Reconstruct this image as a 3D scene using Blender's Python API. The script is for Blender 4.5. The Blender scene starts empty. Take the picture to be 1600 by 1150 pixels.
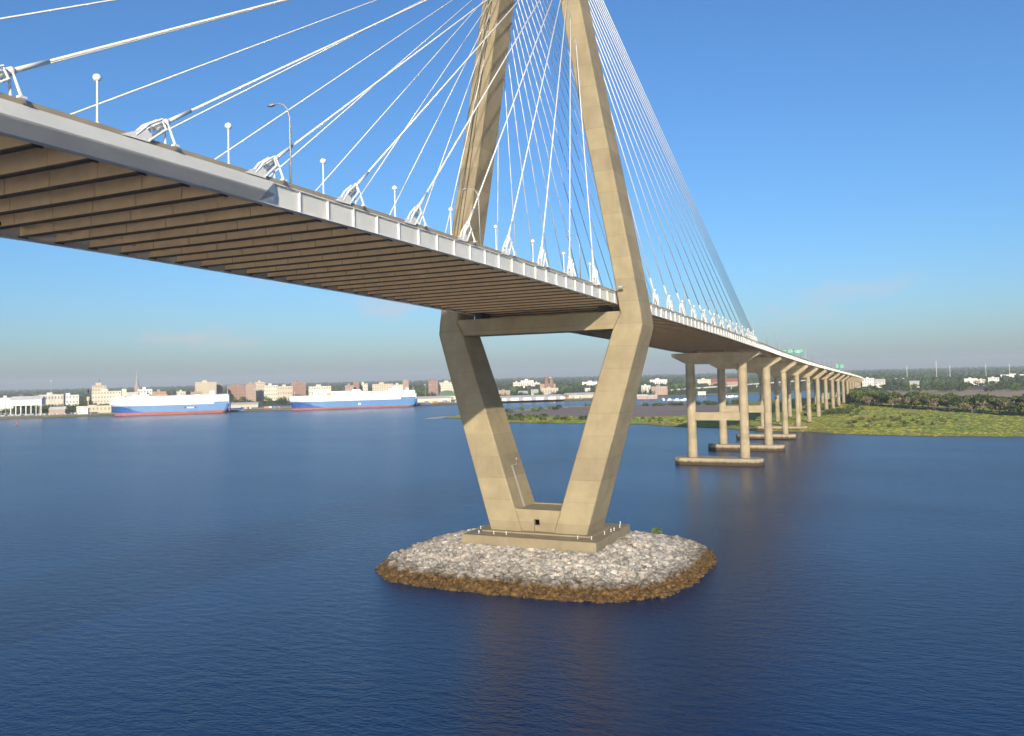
import bpy, math, random
from mathutils import Vector, Matrix, noise
random.seed(7)
scene = bpy.context.scene
COL = scene.collection

# ------------------------------------------------------------------ camera
CAM = Vector((-184.20, -78.70, 43.78)); YAW, PITCH, ROLL, FPX = 0.44046, 0.04449, -0.023795, 1311.26
fw = Vector((math.cos(PITCH) * math.cos(YAW), math.cos(PITCH) * math.sin(YAW), math.sin(PITCH)))
r0 = Vector((math.sin(YAW), -math.cos(YAW), 0)); u0 = r0.cross(fw)
rr = math.cos(ROLL) * r0 + math.sin(ROLL) * u0; uu = -math.sin(ROLL) * r0 + math.cos(ROLL) * u0
cd = bpy.data.cameras.new('camera'); cam = bpy.data.objects.new('camera', cd); COL.objects.link(cam)
m = Matrix((rr, uu, -fw)).transposed().to_4x4(); m.translation = CAM; cam.matrix_world = m
cd.sensor_width = 36.0; cd.sensor_fit = 'HORIZONTAL'; cd.lens = FPX / 1600 * 36; cd.shift_y = -45 / 1600
cd.clip_start = 0.5; cd.clip_end = 60000
scene.camera = cam

# ------------------------------------------------------------------ sky, sun, exposure
SUN = Vector((-2.3, -1.0, 0.757)).normalized()
W = bpy.data.worlds.new('World'); scene.world = W; W.use_nodes = True
wn = W.node_tree.nodes; wl = W.node_tree.links; wn.clear()
sky = wn.new('ShaderNodeTexSky'); sky.sky_type = 'NISHITA'; sky.sun_disc = False
sky.sun_elevation = math.asin(SUN.z); sky.sun_rotation = math.atan2(SUN.x, SUN.y)
sky.altitude = 0; sky.air_density = 1.15; sky.dust_density = 0.9; sky.ozone_density = 7.6
bg = wn.new('ShaderNodeBackground'); bg.inputs['Strength'].default_value = 0.121
wout = wn.new('ShaderNodeOutputWorld')
tcw = wn.new('ShaderNodeTexCoord'); sxw = wn.new('ShaderNodeSeparateXYZ'); wl.new(tcw.outputs['Generated'], sxw.inputs[0])
mpw = wn.new('ShaderNodeMapping'); mpw.inputs['Scale'].default_value = (5.5, 5.5, 16.0); mpw.inputs['Location'].default_value = (2.3, 0.7, 0.0); wl.new(tcw.outputs['Generated'], mpw.inputs[0])
tw_ = wn.new('ShaderNodeTexNoise'); tw_.inputs['Scale'].default_value = 1.0; tw_.inputs['Detail'].default_value = 7; tw_.inputs['Roughness'].default_value = 0.6; wl.new(mpw.outputs[0], tw_.inputs['Vector'])
mr1 = wn.new('ShaderNodeMapRange'); mr1.inputs[1].default_value = 0.56; mr1.inputs[2].default_value = 0.72; wl.new(tw_.outputs[0], mr1.inputs[0])
rz_ = wn.new('ShaderNodeValToRGB'); e_ = rz_.color_ramp.elements; e_[0].position = 0.02; e_[0].color = (0, 0, 0, 1); e_[1].position = 0.05; e_[1].color = (0.5, 0.5, 0.5, 1)
for p_, v_ in ((0.09, 0.45), (0.14, 0.0)):
    q_ = e_.new(p_); q_.color = (v_, v_, v_, 1)
wl.new(sxw.outputs[2], rz_.inputs[0])
muw = wn.new('ShaderNodeMath'); muw.operation = 'MULTIPLY'; wl.new(mr1.outputs[0], muw.inputs[0]); wl.new(rz_.outputs[0], muw.inputs[1])
mxw = wn.new('ShaderNodeMix'); mxw.data_type = 'RGBA'; wl.new(muw.outputs[0], mxw.inputs[0]); wl.new(sky.outputs[0], mxw.inputs[6]); mxw.inputs[7].default_value = (4.6, 3.9, 3.9, 1)
wl.new(mxw.outputs[2], bg.inputs[0]); wl.new(bg.outputs[0], wout.inputs[0])
sd = bpy.data.lights.new('sun', 'SUN'); so = bpy.data.objects.new('sun', sd); COL.objects.link(so)
sd.energy = 4.5; sd.angle = math.radians(0.5); sd.color = (1.0, 0.86, 0.66)
so.rotation_euler = (-SUN).to_track_quat('-Z', 'Y').to_euler(); so.location = (-300, -150, 300)
vs = scene.view_settings; vs.view_transform = 'Standard'; vs.look = 'None'; vs.exposure = 0.42; vs.gamma = 1; vs.use_curve_mapping = False
scene.render.engine = 'CYCLES'; scene.cycles.use_denoising = True
scene.cycles.max_bounces = 6; scene.cycles.blur_glossy = 0.0; scene.cycles.sample_clamp_indirect = 0.0; scene.cycles.volume_bounces = 0; scene.cycles.transparent_max_bounces = 6

# ------------------------------------------------------------------ materials
MATS = {}
def nt(name):
    mt = bpy.data.materials.new(name); mt.use_nodes = True; n = mt.node_tree.nodes; l = mt.node_tree.links
    MATS[name] = mt
    return mt, n, l, n['Principled BSDF']
def ramp(n, stops):
    r = n.new('ShaderNodeValToRGB'); e = r.color_ramp.elements
    while len(e) < len(stops): e.new(0.5)
    for i, (p, c) in enumerate(stops): e[i].position = p; e[i].color = (c[0], c[1], c[2], 1)
    return r
def noise_tex(n, l, scale, detail=4, rough=0.6, vec=None):
    t = n.new('ShaderNodeTexNoise'); t.inputs['Scale'].default_value = scale; t.inputs['Detail'].default_value = detail; t.inputs['Roughness'].default_value = rough
    if vec: l.new(vec, t.inputs['Vector'])
    return t
def mapping(n, l, scale=(1, 1, 1), rot=(0, 0, 0), coord='Object'):
    if coord == 'World':
        g = n.new('ShaderNodeNewGeometry'); src = g.outputs['Position']
    else:
        g = n.new('ShaderNodeTexCoord'); src = g.outputs[coord]
    mp = n.new('ShaderNodeMapping'); mp.inputs['Scale'].default_value = scale; mp.inputs['Rotation'].default_value = rot
    l.new(src, mp.inputs['Vector']); return mp.outputs[0]
def bump(n, l, h, b, strength=0.3, dist=0.1):
    bp = n.new('ShaderNodeBump'); bp.inputs['Strength'].default_value = strength; bp.inputs['Distance'].default_value = dist
    l.new(h, bp.inputs['Height']); l.new(bp.outputs[0], b.inputs['Normal']); return bp
def mixc(n, l, fac, a, b, typ='MIX'):
    mx = n.new('ShaderNodeMix'); mx.data_type = 'RGBA'; mx.blend_type = typ
    for s, v in ((mx.inputs[0], fac), (mx.inputs[6], a), (mx.inputs[7], b)):
        if hasattr(v, 'is_output'): l.new(v, s)
        elif isinstance(v, (int, float)): s.default_value = v
        else: s.default_value = (v[0], v[1], v[2], 1)
    return mx.outputs[2]
def simple(name, col, rough=0.6, var=0.25, scale=0.6, metallic=0.0, isl=0.0):
    mt, n, l, b = nt(name)
    v = mapping(n, l, coord='World')
    t = noise_tex(n, l, scale, 5, 0.65, v)
    r = ramp(n, [(0.3, [c * (1 - var) for c in col]), (0.7, [min(1, c * (1 + var)) for c in col])])
    l.new(t.outputs[0], r.inputs[0]); out = r.outputs[0]
    if isl:
        g = n.new('ShaderNodeNewGeometry')
        r2 = ramp(n, [(0, (1 - isl,) * 3), (1, (1 + isl,) * 3)]); l.new(g.outputs['Random Per Island'], r2.inputs[0])
        out = mixc(n, l, 1.0, out, r2.outputs[0], 'MULTIPLY')
    l.new(out, b.inputs['Base Color']); b.inputs['Roughness'].default_value = rough; b.inputs['Metallic'].default_value = metallic
    return mt
def concrete(name, ca, cb, tide=False, joint=5.0):
    mt, n, l, b = nt(name)
    v = mapping(n, l, coord='World')
    t1 = noise_tex(n, l, 0.22, 6, 0.65, v)
    r = ramp(n, [(0.3, ca), (0.7, cb)]); l.new(t1.outputs[0], r.inputs[0]); out = r.outputs[0]
    vst = mapping(n, l, (0.55, 0.55, 0.05), coord='World')
    t2 = noise_tex(n, l, 1.0, 4, 0.6, vst)
    r2 = ramp(n, [(0.30, (0.84, 0.82, 0.80)), (0.5, (1, 1, 1))]); l.new(t2.outputs[0], r2.inputs[0])
    out = mixc(n, l, 0.45, out, r2.outputs[0], 'MULTIPLY')
    # pour lifts: each lift a slightly different tone, thin joint line
    g = n.new('ShaderNodeNewGeometry'); sx = n.new('ShaderNodeSeparateXYZ'); l.new(g.outputs['Position'], sx.inputs[0])
    dv = n.new('ShaderNodeMath'); dv.operation = 'DIVIDE'; l.new(sx.outputs[2], dv.inputs[0]); dv.inputs[1].default_value = joint
    fl = n.new('ShaderNodeMath'); fl.operation = 'FLOOR'; l.new(dv.outputs[0], fl.inputs[0])
    wnz = n.new('ShaderNodeTexWhiteNoise'); wnz.noise_dimensions = '1D'; l.new(fl.outputs[0], wnz.inputs['W'])
    r3 = ramp(n, [(0, (0.88, 0.88, 0.90)), (1, (1.07, 1.07, 1.05))]); l.new(wnz.outputs['Value'], r3.inputs[0])
    out = mixc(n, l, 1.0, out, r3.outputs[0], 'MULTIPLY')
    fr = n.new('ShaderNodeMath'); fr.operation = 'FRACT'; l.new(dv.outputs[0], fr.inputs[0])
    r4 = ramp(n, [(0.0, (0.62, 0.61, 0.60)), (0.03, (1, 1, 1))]); l.new(fr.outputs[0], r4.inputs[0])
    out = mixc(n, l, 0.8, out, r4.outputs[0], 'MULTIPLY')
    if tide:
        ad = n.new('ShaderNodeMath'); ad.operation = 'MULTIPLY_ADD'; ad.inputs[1].default_value = 1.6
        l.new(t2.outputs[0], ad.inputs[0]); l.new(sx.outputs[2], ad.inputs[2])
        mr = n.new('ShaderNodeMapRange'); mr.inputs[1].default_value = 2.0; mr.inputs[2].default_value = 3.0; l.new(ad.outputs[0], mr.inputs[0])
        out = mixc(n, l, mr.outputs[0], (0.055, 0.035, 0.014), out)
    l.new(out, b.inputs['Base Color']); b.inputs['Roughness'].default_value = 0.85
    t5 = noise_tex(n, l, 2.5, 6, 0.7, v); bump(n, l, t5.outputs[0], b, 0.25, 0.08)
    return mt
concrete('tower_concrete', (0.25, 0.207, 0.125), (0.34, 0.285, 0.178))
concrete('pier_concrete', (0.30, 0.25, 0.16), (0.40, 0.34, 0.23), tide=True, joint=3.0)
concrete('barrier_concrete', (0.28, 0.24, 0.17), (0.38, 0.33, 0.24), joint=50)
simple('white_steel', (0.66, 0.66, 0.61), 0.45, 0.06, 0.5)
simple('white_paint', (0.72, 0.72, 0.69), 0.4, 0.05, 0.8)
simple('grey_fairing', (0.58, 0.58, 0.54), 0.5, 0.06, 0.3)
simple('tan_steel', (0.70, 0.54, 0.345), 0.6, 0.10, 0.35)
simple('shaded_flange_steel', (0.10, 0.075, 0.05), 0.8, 0.3, 0.6)  # bottom flanges only: shade of their undersides put into a darker steel colour
simple('dark_steel', (0.03, 0.028, 0.026), 0.6, 0.2, 1)
simple('asphalt', (0.05, 0.05, 0.052), 0.9, 0.2, 0.3)
simple('galvanised', (0.36, 0.38, 0.40), 0.5, 0.1, 1, 0.3)
simple('globe_white', (0.82, 0.82, 0.78), 0.3, 0.03, 1)
simple('sign_green', (0.0, 0.30, 0.20), 0.5, 0.05, 1)
simple('sign_white', (0.8, 0.85, 0.82), 0.5, 0.03, 1)
simple('ship_white', (0.82, 0.82, 0.80), 0.5, 0.04, 0.05)
simple('ship_blue', (0.07, 0.20, 0.42), 0.5, 0.10, 0.08)
simple('ship_dark_blue', (0.02, 0.09, 0.30), 0.5, 0.12, 0.08)
simple('ship_red', (0.34, 0.10, 0.07), 0.65, 0.25, 0.12)
simple('opening_dark', (0.02, 0.02, 0.022), 0.7, 0.1, 1)
simple('orange_paint', (0.6, 0.18, 0.05), 0.5, 0.05, 1)
simple('quay_concrete', (0.36, 0.34, 0.30), 0.9, 0.2, 0.03)
simple('quay_dark', (0.05, 0.042, 0.035), 0.9, 0.3, 0.1)
simple('beige_wall', (0.55, 0.48, 0.36), 0.85, 0.08, 0.05)
simple('cream_wall', (0.66, 0.61, 0.50), 0.85, 0.08, 0.05)
simple('white_wall', (0.74, 0.73, 0.69), 0.85, 0.06, 0.05)
simple('brick_wall', (0.30, 0.185, 0.145), 0.9, 0.15, 0.1)
simple('rose_wall', (0.40, 0.29, 0.23), 0.9, 0.12, 0.1)
simple('grey_roof', (0.34, 0.33, 0.32), 0.9, 0.1, 0.05)
simple('pale_roof', (0.60, 0.59, 0.56), 0.85, 0.08, 0.05)
simple('green_roof', (0.10, 0.17, 0.11), 0.8, 0.15, 0.08)
simple('red_roof', (0.38, 0.13, 0.08), 0.85, 0.15, 0.1)
simple('window_glass', (0.24, 0.23, 0.22), 0.5, 0.2, 0.1)
simple('bark', (0.12, 0.09, 0.065), 0.9, 0.25, 2)
simple('pale_bark', (0.34, 0.29, 0.23), 0.9, 0.2, 2)
for nm, c in (('leaf_dark', (0.042, 0.075, 0.020)), ('leaf_mid', (0.075, 0.115, 0.024)), ('leaf_olive', (0.12, 0.13, 0.035)), ('leaf_bright', (0.12, 0.175, 0.02)), ('leaf_dry', (0.27, 0.21, 0.12))):
    simple(nm, c, 0.7, 0.25, 0.3, 0, 0.45)
simple('far_leaf', (0.045, 0.07, 0.03), 0.8, 0.35, 0.01, 0, 0.4)
simple('car_paint', (0.55, 0.55, 0.55), 0.3, 0.1, 0.1)
for nm, c in (('car_white', (0.75, 0.75, 0.74)), ('car_silver', (0.45, 0.46, 0.47)), ('car_dark', (0.05, 0.055, 0.07)), ('car_red', (0.4, 0.05, 0.04))):
    simple(nm, c, 0.3, 0.03, 1)
simple('sand', (0.46, 0.41, 0.33), 0.95, 0.15, 0.05)

def rock_mat():
    mt, n, l, b = nt('riprap_rock')
    g = n.new('ShaderNodeNewGeometry')
    r = ramp(n, [(0.0, (0.21, 0.20, 0.185)), (0.3, (0.33, 0.315, 0.29)), (0.65, (0.46, 0.44, 0.40)), (0.86, (0.50, 0.42, 0.34)), (0.97, (0.66, 0.63, 0.58))])
    l.new(g.outputs['Random Per Island'], r.inputs[0])
    v = mapping(n, l, coord='World'); t = noise_tex(n, l, 1.6, 6, 0.7, v)
    r2 = ramp(n, [(0.3, (0.7, 0.69, 0.67)), (0.7, (1.1, 1.1, 1.08))]); l.new(t.outputs[0], r2.inputs[0])
    out = mixc(n, l, 1.0, r.outputs[0], r2.outputs[0], 'MULTIPLY')
    tl = noise_tex(n, l, 0.16, 4, 0.6, v)
    rl = ramp(n, [(0.58, (1, 1, 1)), (0.72, (0.62, 0.58, 0.46))]); l.new(tl.outputs[0], rl.inputs[0])
    out = mixc(n, l, 1.0, out, rl.outputs[0], 'MULTIPLY')
    sx = n.new('ShaderNodeSeparateXYZ'); l.new(g.outputs['Position'], sx.inputs[0])
    t3 = noise_tex(n, l, 0.35, 3, 0.6, v)
    ad = n.new('ShaderNodeMath'); ad.operation = 'MULTIPLY_ADD'; ad.inputs[1].default_value = -1.6; l.new(t3.outputs[0], ad.inputs[0]); l.new(sx.outputs[2], ad.inputs[2])
    mr = n.new('ShaderNodeMapRange'); mr.inputs[1].default_value = 1.15; mr.inputs[2].default_value = 1.75; l.new(ad.outputs[0], mr.inputs[0])
    t4 = noise_tex(n, l, 1.2, 4, 0.7, v)
    ra = ramp(n, [(0.32, (0.028, 0.017, 0.006)), (0.52, (0.10, 0.056, 0.016)), (0.72, (0.23, 0.14, 0.035))]); l.new(t4.outputs[0], ra.inputs[0])
    mrb = n.new('ShaderNodeMapRange'); mrb.inputs[1].default_value = 1.5; mrb.inputs[2].default_value = 2.5; l.new(ad.outputs[0], mrb.inputs[0])
    dk = ramp(n, [(0.0, (0.30, 0.27, 0.22)), (1.0, (1, 1, 1))]); l.new(mrb.outputs[0], dk.inputs[0])
    out = mixc(n, l, 0.8, out, dk.outputs[0], 'MULTIPLY')
    out = mixc(n, l, mr.outputs[0], ra.outputs[0], out)
    l.new(out, b.inputs['Base Color']); b.inputs['Roughness'].default_value = 0.9
    bump(n, l, t.outputs[0], b, 0.5, 0.15)
rock_mat()
def water_mat():
    mt, n, l, b = nt('river_water')
    b.inputs['Base Color'].default_value = (0.0003, 0.024, 0.088, 1); b.inputs['Roughness'].default_value = 0.25; b.inputs['Specular IOR Level'].default_value = 0.5; b.inputs['IOR'].default_value = 1.33
    v1 = mapping(n, l, (0.55, 0.24, 1), (0, 0, 0.35), 'World'); t1 = noise_tex(n, l, 1.0, 3, 0.55, v1)
    v2 = mapping(n, l, (1.9, 1.1, 1), (0, 0, 0.7), 'World'); t2 = noise_tex(n, l, 1.0, 3, 0.6, v2)
    v3 = mapping(n, l, (0.012, 0.006, 1), (0, 0, 0.9), 'World'); t3 = noise_tex(n, l, 1.0, 3, 0.6, v3)
    a = n.new('ShaderNodeMath'); a.operation = 'MULTIPLY_ADD'; l.new(t2.outputs[0], a.inputs[0]); a.inputs[1].default_value = 0.5; l.new(t1.outputs[0], a.inputs[2])
    r = ramp(n, [(0.35, (0.45,) * 3), (0.65, (1.1,) * 3)]); l.new(t3.outputs[0], r.inputs[0])
    mu = n.new('ShaderNodeMath'); mu.operation = 'MULTIPLY'; l.new(a.outputs[0], mu.inputs[0]); l.new(r.outputs[0], mu.inputs[1])
    bump(n, l, mu.outputs[0], b, 1.0, 0.30)
water_mat()
def marsh_mat():
    mt, n, l, b = nt('marsh_grass')
    v = mapping(n, l, (0.040, 0.008, 1), (0, 0, -0.25), 'World'); t = noise_tex(n, l, 1.0, 6, 0.65, v)
    r = ramp(n, [(0.30, (0.13, 0.165, 0.014)), (0.44, (0.20, 0.265, 0.022)), (0.56, (0.31, 0.28, 0.05)), (0.68, (0.19, 0.20, 0.025))]); l.new(t.outputs[0], r.inputs[0])
    v2 = mapping(n, l, coord='World'); t2 = noise_tex(n, l, 0.25, 6, 0.7, v2)
    r2 = ramp(n, [(0.3, (0.88, 0.9, 0.86)), (0.7, (1.1, 1.1, 1.06))]); l.new(t2.outputs[0], r2.inputs[0])
    out = mixc(n, l, 1.0, r.outputs[0], r2.outputs[0], 'MULTIPLY')
    at = n.new('ShaderNodeAttribute'); at.attribute_name = 'mud'
    rm = ramp(n, [(0.3, (0.22, 0.16, 0.135)), (0.7, (0.31, 0.235, 0.19))]); l.new(t.outputs[0], rm.inputs[0])
    ad = n.new('ShaderNodeMath'); ad.operation = 'MULTIPLY_ADD'; ad.inputs[1].default_value = 0.5; l.new(t2.outputs[0], ad.inputs[0]); l.new(at.outputs['Fac'], ad.inputs[2])
    mr = n.new('ShaderNodeMapRange'); mr.inputs[1].default_value = 0.70; mr.inputs[2].default_value = 0.85; l.new(ad.outputs[0], mr.inputs[0])
    out = mixc(n, l, mr.outputs[0], out, rm.outputs[0])
    g = n.new('ShaderNodeNewGeometry'); sx = n.new('ShaderNodeSeparateXYZ'); l.new(g.outputs['Position'], sx.inputs[0])
    mr2 = n.new('ShaderNodeMapRange'); mr2.inputs[1].default_value = 0.12; mr2.inputs[2].default_value = 0.45; l.new(sx.outputs[2], mr2.inputs[0])
    out = mixc(n, l, mr2.outputs[0], (0.10, 0.075, 0.055), out)
    l.new(out, b.inputs['Base Color']); b.inputs['Roughness'].default_value = 0.95
    bump(n, l, t2.outputs[0], b, 0.35, 0.6)
marsh_mat()
def ground_mat():
    mt, n, l, b = nt('mainland_ground')
    v = mapping(n, l, coord='World'); t = noise_tex(n, l, 0.004, 6, 0.65, v)
    r = ramp(n, [(0.35, (0.05, 0.075, 0.03)), (0.5, (0.09, 0.10, 0.045)), (0.62, (0.16, 0.13, 0.075)), (0.72, (0.08, 0.09, 0.04))]); l.new(t.outputs[0], r.inputs[0])
    l.new(r.outputs[0], b.inputs['Base Color']); b.inputs['Roughness'].default_value = 0.95
ground_mat()
simple('brown_field', (0.40, 0.29, 0.175), 0.95, 0.2, 0.02)

# ------------------------------------------------------------------ mesh helpers
class MB:
    def __init__(s): s.v = []; s.f = []
    def add(s, vs_, fs):
        o = len(s.v); s.v += [tuple(v) for v in vs_]; s.f += [tuple(i + o for i in f) for f in fs]
    def box(s, x0, x1, y0, y1, z0, z1):
        s.add([(x0, y0, z0), (x1, y0, z0), (x1, y1, z0), (x0, y1, z0), (x0, y0, z1), (x1, y0, z1), (x1, y1, z1), (x0, y1, z1)],
              [(0, 3, 2, 1), (4, 5, 6, 7), (0, 1, 5, 4), (1, 2, 6, 5), (2, 3, 7, 6), (3, 0, 4, 7)])
    def hexa(s, a, b):            # two quads (lists of 4 points), bottom and top, counter-clockwise from above
        s.add(list(a) + list(b), [(0, 3, 2, 1), (4, 5, 6, 7), (0, 1, 5, 4), (1, 2, 6, 5), (2, 3, 7, 6), (3, 0, 4, 7)])
    def prism(s, poly, z0, z1):
        n = len(poly)
        s.add([(x, y, z0) for x, y in poly] + [(x, y, z1) for x, y in poly],
              [tuple(range(n - 1, -1, -1)), tuple(range(n, 2 * n))] + [(i, (i + 1) % n, n + (i + 1) % n, n + i) for i in range(n)])
    def loft(s, rings, cap=True):
        n = len(rings[0]); vs_ = [p for r in rings for p in r]; fs = []
        for k in range(len(rings) - 1):
            for i in range(n):
                j = (i + 1) % n; fs.append((k * n + i, k * n + j, (k + 1) * n + j, (k + 1) * n + i))
        if cap: fs.append(tuple(range(n - 1, -1, -1))); fs.append(tuple(range((len(rings) - 1) * n, len(rings) * n)))
        s.add(vs_, fs)
    def tube(s, pts, rad, n=8):
        pts = [Vector(p) for p in pts]; rings = []
        if not isinstance(rad, (list, tuple)): rad = [rad] * len(pts)
        for i, p in enumerate(pts):
            d = (pts[min(i + 1, len(pts) - 1)] - pts[max(i - 1, 0)]).normalized()
            a = d.cross(Vector((0, 0, 1)));  a = a if a.length > 1e-3 else d.cross(Vector((1, 0, 0)))
            a.normalize(); b = d.cross(a)
            rings.append([p + rad[i] * (math.cos(t) * a + math.sin(t) * b) for t in [-2 * math.pi * k / n for k in range(n)]])
        s.loft(rings)
    def lathe(s, prof, c=(0, 0, 0), n=16):
        s.loft([[(c[0] + r * math.cos(2 * math.pi * k / n), c[1] + r * math.sin(2 * math.pi * k / n), c[2] + z) for k in range(n)] for r, z in prof])
    def ico(s, c, sc, jit=0.0, rnd=random):
        t = (1 + 5 ** 0.5) / 2; q = 1 / math.sqrt(1 + t * t)
        V = [(-1, t, 0), (1, t, 0), (-1, -t, 0), (1, -t, 0), (0, -1, t), (0, 1, t), (0, -1, -t), (0, 1, -t), (t, 0, -1), (t, 0, 1), (-t, 0, -1), (-t, 0, 1)]
        F = [(0, 11, 5), (0, 5, 1), (0, 1, 7), (0, 7, 10), (0, 10, 11), (1, 5, 9), (5, 11, 4), (11, 10, 2), (10, 7, 6), (7, 1, 8), (3, 9, 4), (3, 4, 2), (3, 2, 6), (3, 6, 8), (3, 8, 9), (4, 9, 5), (2, 4, 11), (6, 2, 10), (8, 6, 7), (9, 8, 1)]
        a = rnd.uniform(0, 6.28); ca, sa = math.cos(a), math.sin(a); out = []
        for x, y, z in V:
            k = q * (1 + rnd.uniform(-jit, jit)); x, y, z = x * k * sc[0], y * k * sc[1], z * k * sc[2]
            out.append((c[0] + x * ca - y * sa, c[1] + x * sa + y * ca, c[2] + z))
        s.add(out, F)
    def mesh(s, name):
        me = bpy.data.meshes.new(name); me.from_pydata(s.v, [], s.f); me.update(); return me
    def build(s, name, mat, parent=None, smooth=False):
        me = s.mesh(name)
        if smooth: me.polygons.foreach_set('use_smooth', [True] * len(me.polygons))
        return link(name, me, mat, parent)
def link(name, me, mat, parent=None):
    if mat and not me.materials: me.materials.append(MATS[mat])
    o = bpy.data.objects.new(name, me); COL.objects.link(o)
    if parent: o.parent = parent
    return o
def empty(name, loc=(0, 0, 0), rz=0):
    o = bpy.data.objects.new(name, None); o.location = loc; o.rotation_euler = (0, 0, rz); o.empty_display_size = 1; COL.objects.link(o); return o
def tag(o, label=None, cat=None, group=None, kind=None):
    for k, v in (('label', label), ('category', cat), ('group', group), ('kind', kind)):
        if v: o[k] = v
    return o
def copy_tree(o, parent=None):
    c = o.copy(); COL.objects.link(c); c.parent = parent
    for ch in list(o.children): copy_tree(ch, c)
    return c
def place(proto, used, loc, rz=0, sc=1.0):
    o = proto if not used else copy_tree(proto)
    o.location = loc; o.rotation_euler = (0, 0, rz); o.scale = (sc, sc, sc) if not isinstance(sc, tuple) else sc
    return o
ORD = ['first', 'second', 'third', 'fourth', 'fifth', 'sixth', 'seventh', 'eighth', 'ninth', 'tenth', 'eleventh', 'twelfth', 'thirteenth', 'fourteenth', 'fifteenth', 'sixteenth', 'seventeenth', 'eighteenth', 'nineteenth', 'twentieth']
def azr(px, R):                  # a bearing read off the picture and a true range in metres -> place on the map
    az = YAW - math.atan((px - 800) / FPX)
    return Vector((CAM.x + R * math.cos(az), CAM.y + R * math.sin(az), 0))
def zat(px, py, R):              # height of a point seen at that picture height and range
    return CAM.z + R * (607.7 - 0.0238 * px - py) / FPX
def face_cam(p): return math.atan2(CAM.y - p.y, CAM.x - p.x)

# ------------------------------------------------------------------ water, mainland, marsh
wb = MB(); wb.add([(-9000, -14000, 0), (15000, -14000, 0), (15000, 15000, 0), (-9000, 15000, 0)], [(0, 1, 2, 3)])
tag(wb.build('river', 'river_water'), kind='structure')

QN = math.radians(41); QD = 1365.0
qn = Vector((math.cos(QN), math.sin(QN), 0)); qd = Vector((math.sin(QN), -math.cos(QN), 0))   # away from the water / along the quay to the right
Q0 = Vector((CAM.x, CAM.y, 0)) + qn * QD
def quay(s, back=0.0, z=0.0): p = Q0 + qd * s + qn * back; return Vector((p.x, p.y, z))
qend = quay(430)
bank = [quay(-2600), quay(-700), quay(560), Vector((1262, 378, 0)), Vector((1330, 345, 0)), Vector((1400, 300, 0)), Vector((1490, 200, 0)), Vector((1590, 90, 0)), Vector((1600, 20, 0)), Vector((1500, -20, 0)), Vector((1120, -40, 0)), Vector((1050, -300, 0)), Vector((900, -900, 0)), Vector((700, -3000, 0)), Vector((700, -13000, 0)), Vector((14000, -13000, 0)), Vector((14000, 14000, 0)), Vector((-2500, 14000, 0))]
gb = MB(); gb.prism([(p.x, p.y) for p in bank], -1.0, 2.0)
tag(gb.build('mainland', 'mainland_ground'), kind='structure')

shore = [(630, 395), (592, 335), (540, 275), (522, 215), (527, 176), (511, 130), (468, 60), (440, 10), (422, -30), (404, -90), (406, -139), (398, -260), (385, -420), (360, -800), (1250, -900), (1240, -60), (1180, 60), (1120, 118), (1010, 132), (975, 150), (935, 180), (950, 270), (940, 330), (870, 365), (760, 392), (690, 402)]
def sdist(x, y, P):
    d = 1e9; ins = False; n = len(P)
    for i in range(n):
        ax, ay = P[i]; bx, by = P[(i + 1) % n]
        ex, ey = bx - ax, by - ay; t = max(0, min(1, ((x - ax) * ex + (y - ay) * ey) / (ex * ex + ey * ey)))
        d = min(d, (x - ax - t * ex) ** 2 + (y - ay - t * ey) ** 2)
        if (ay > y) != (by > y) and x < (bx - ax) * (y - ay) / (by - ay) + ax: ins = not ins
    return math.sqrt(d) if ins else -math.sqrt(d)
mud_poly = [(640, 250), (600, 200), (640, 120), (665, 70), (760, 60), (930, 120), (920, 180), (935, 290), (840, 345), (700, 370), (640, 330)]
def marsh_z(x, y):
    s = sdist(x, y, shore) + 9 * noise.noise((x * 0.03, y * 0.03, 3)) + 3 * noise.noise((x * 0.1, y * 0.1, 1))
    if s < -25: return -1.5, s
    return max(-1.5, min(1.0, s * 0.08)) + (0.3 * noise.noise((x * 0.03, y * 0.03, 7)) + 0.07 * noise.noise((x * 0.12, y * 0.12, 5)) if s > 4 else 0), s
xs = [350 + 7.0 * i for i in range(130)]; ys = [-420 + 7.0 * j for j in range(122)]
mv = []; mud = []
for x in xs:
    for y in ys:
        z, s = marsh_z(x, y); mv.append((x, y, z))
        sm = sdist(x, y, mud_poly) + 12 * noise.noise((x * 0.02, y * 0.02, 11)) if s > -5 else -50
        mud.append(max(0, min(1, 0.5 + sm * 0.03)))
ny = len(ys); mf = []
for i in range(len(xs) - 1):
    for j in range(ny - 1):
        q = (i * ny + j, (i + 1) * ny + j, (i + 1) * ny + j + 1, i * ny + j + 1)
        if max(mv[k][2] for k in q) > -1.4: mf.append(q)
me = bpy.data.meshes.new('marsh'); me.from_pydata(mv, [], mf); me.update()
at = me.attributes.new('mud', 'FLOAT', 'POINT'); at.data.foreach_set('value', mud)
me.polygons.foreach_set('use_smooth', [True] * len(me.polygons))
tag(link('marsh', me, 'marsh_grass'), kind='structure')
fb = MB(); fb.prism([(1125, -60), (1500, -40), (1420, -330), (1080, -420), (1060, -230)], 2.0, 2.06)
tag(fb.build('brown_field', 'brown_field'), kind='structure')

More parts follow.
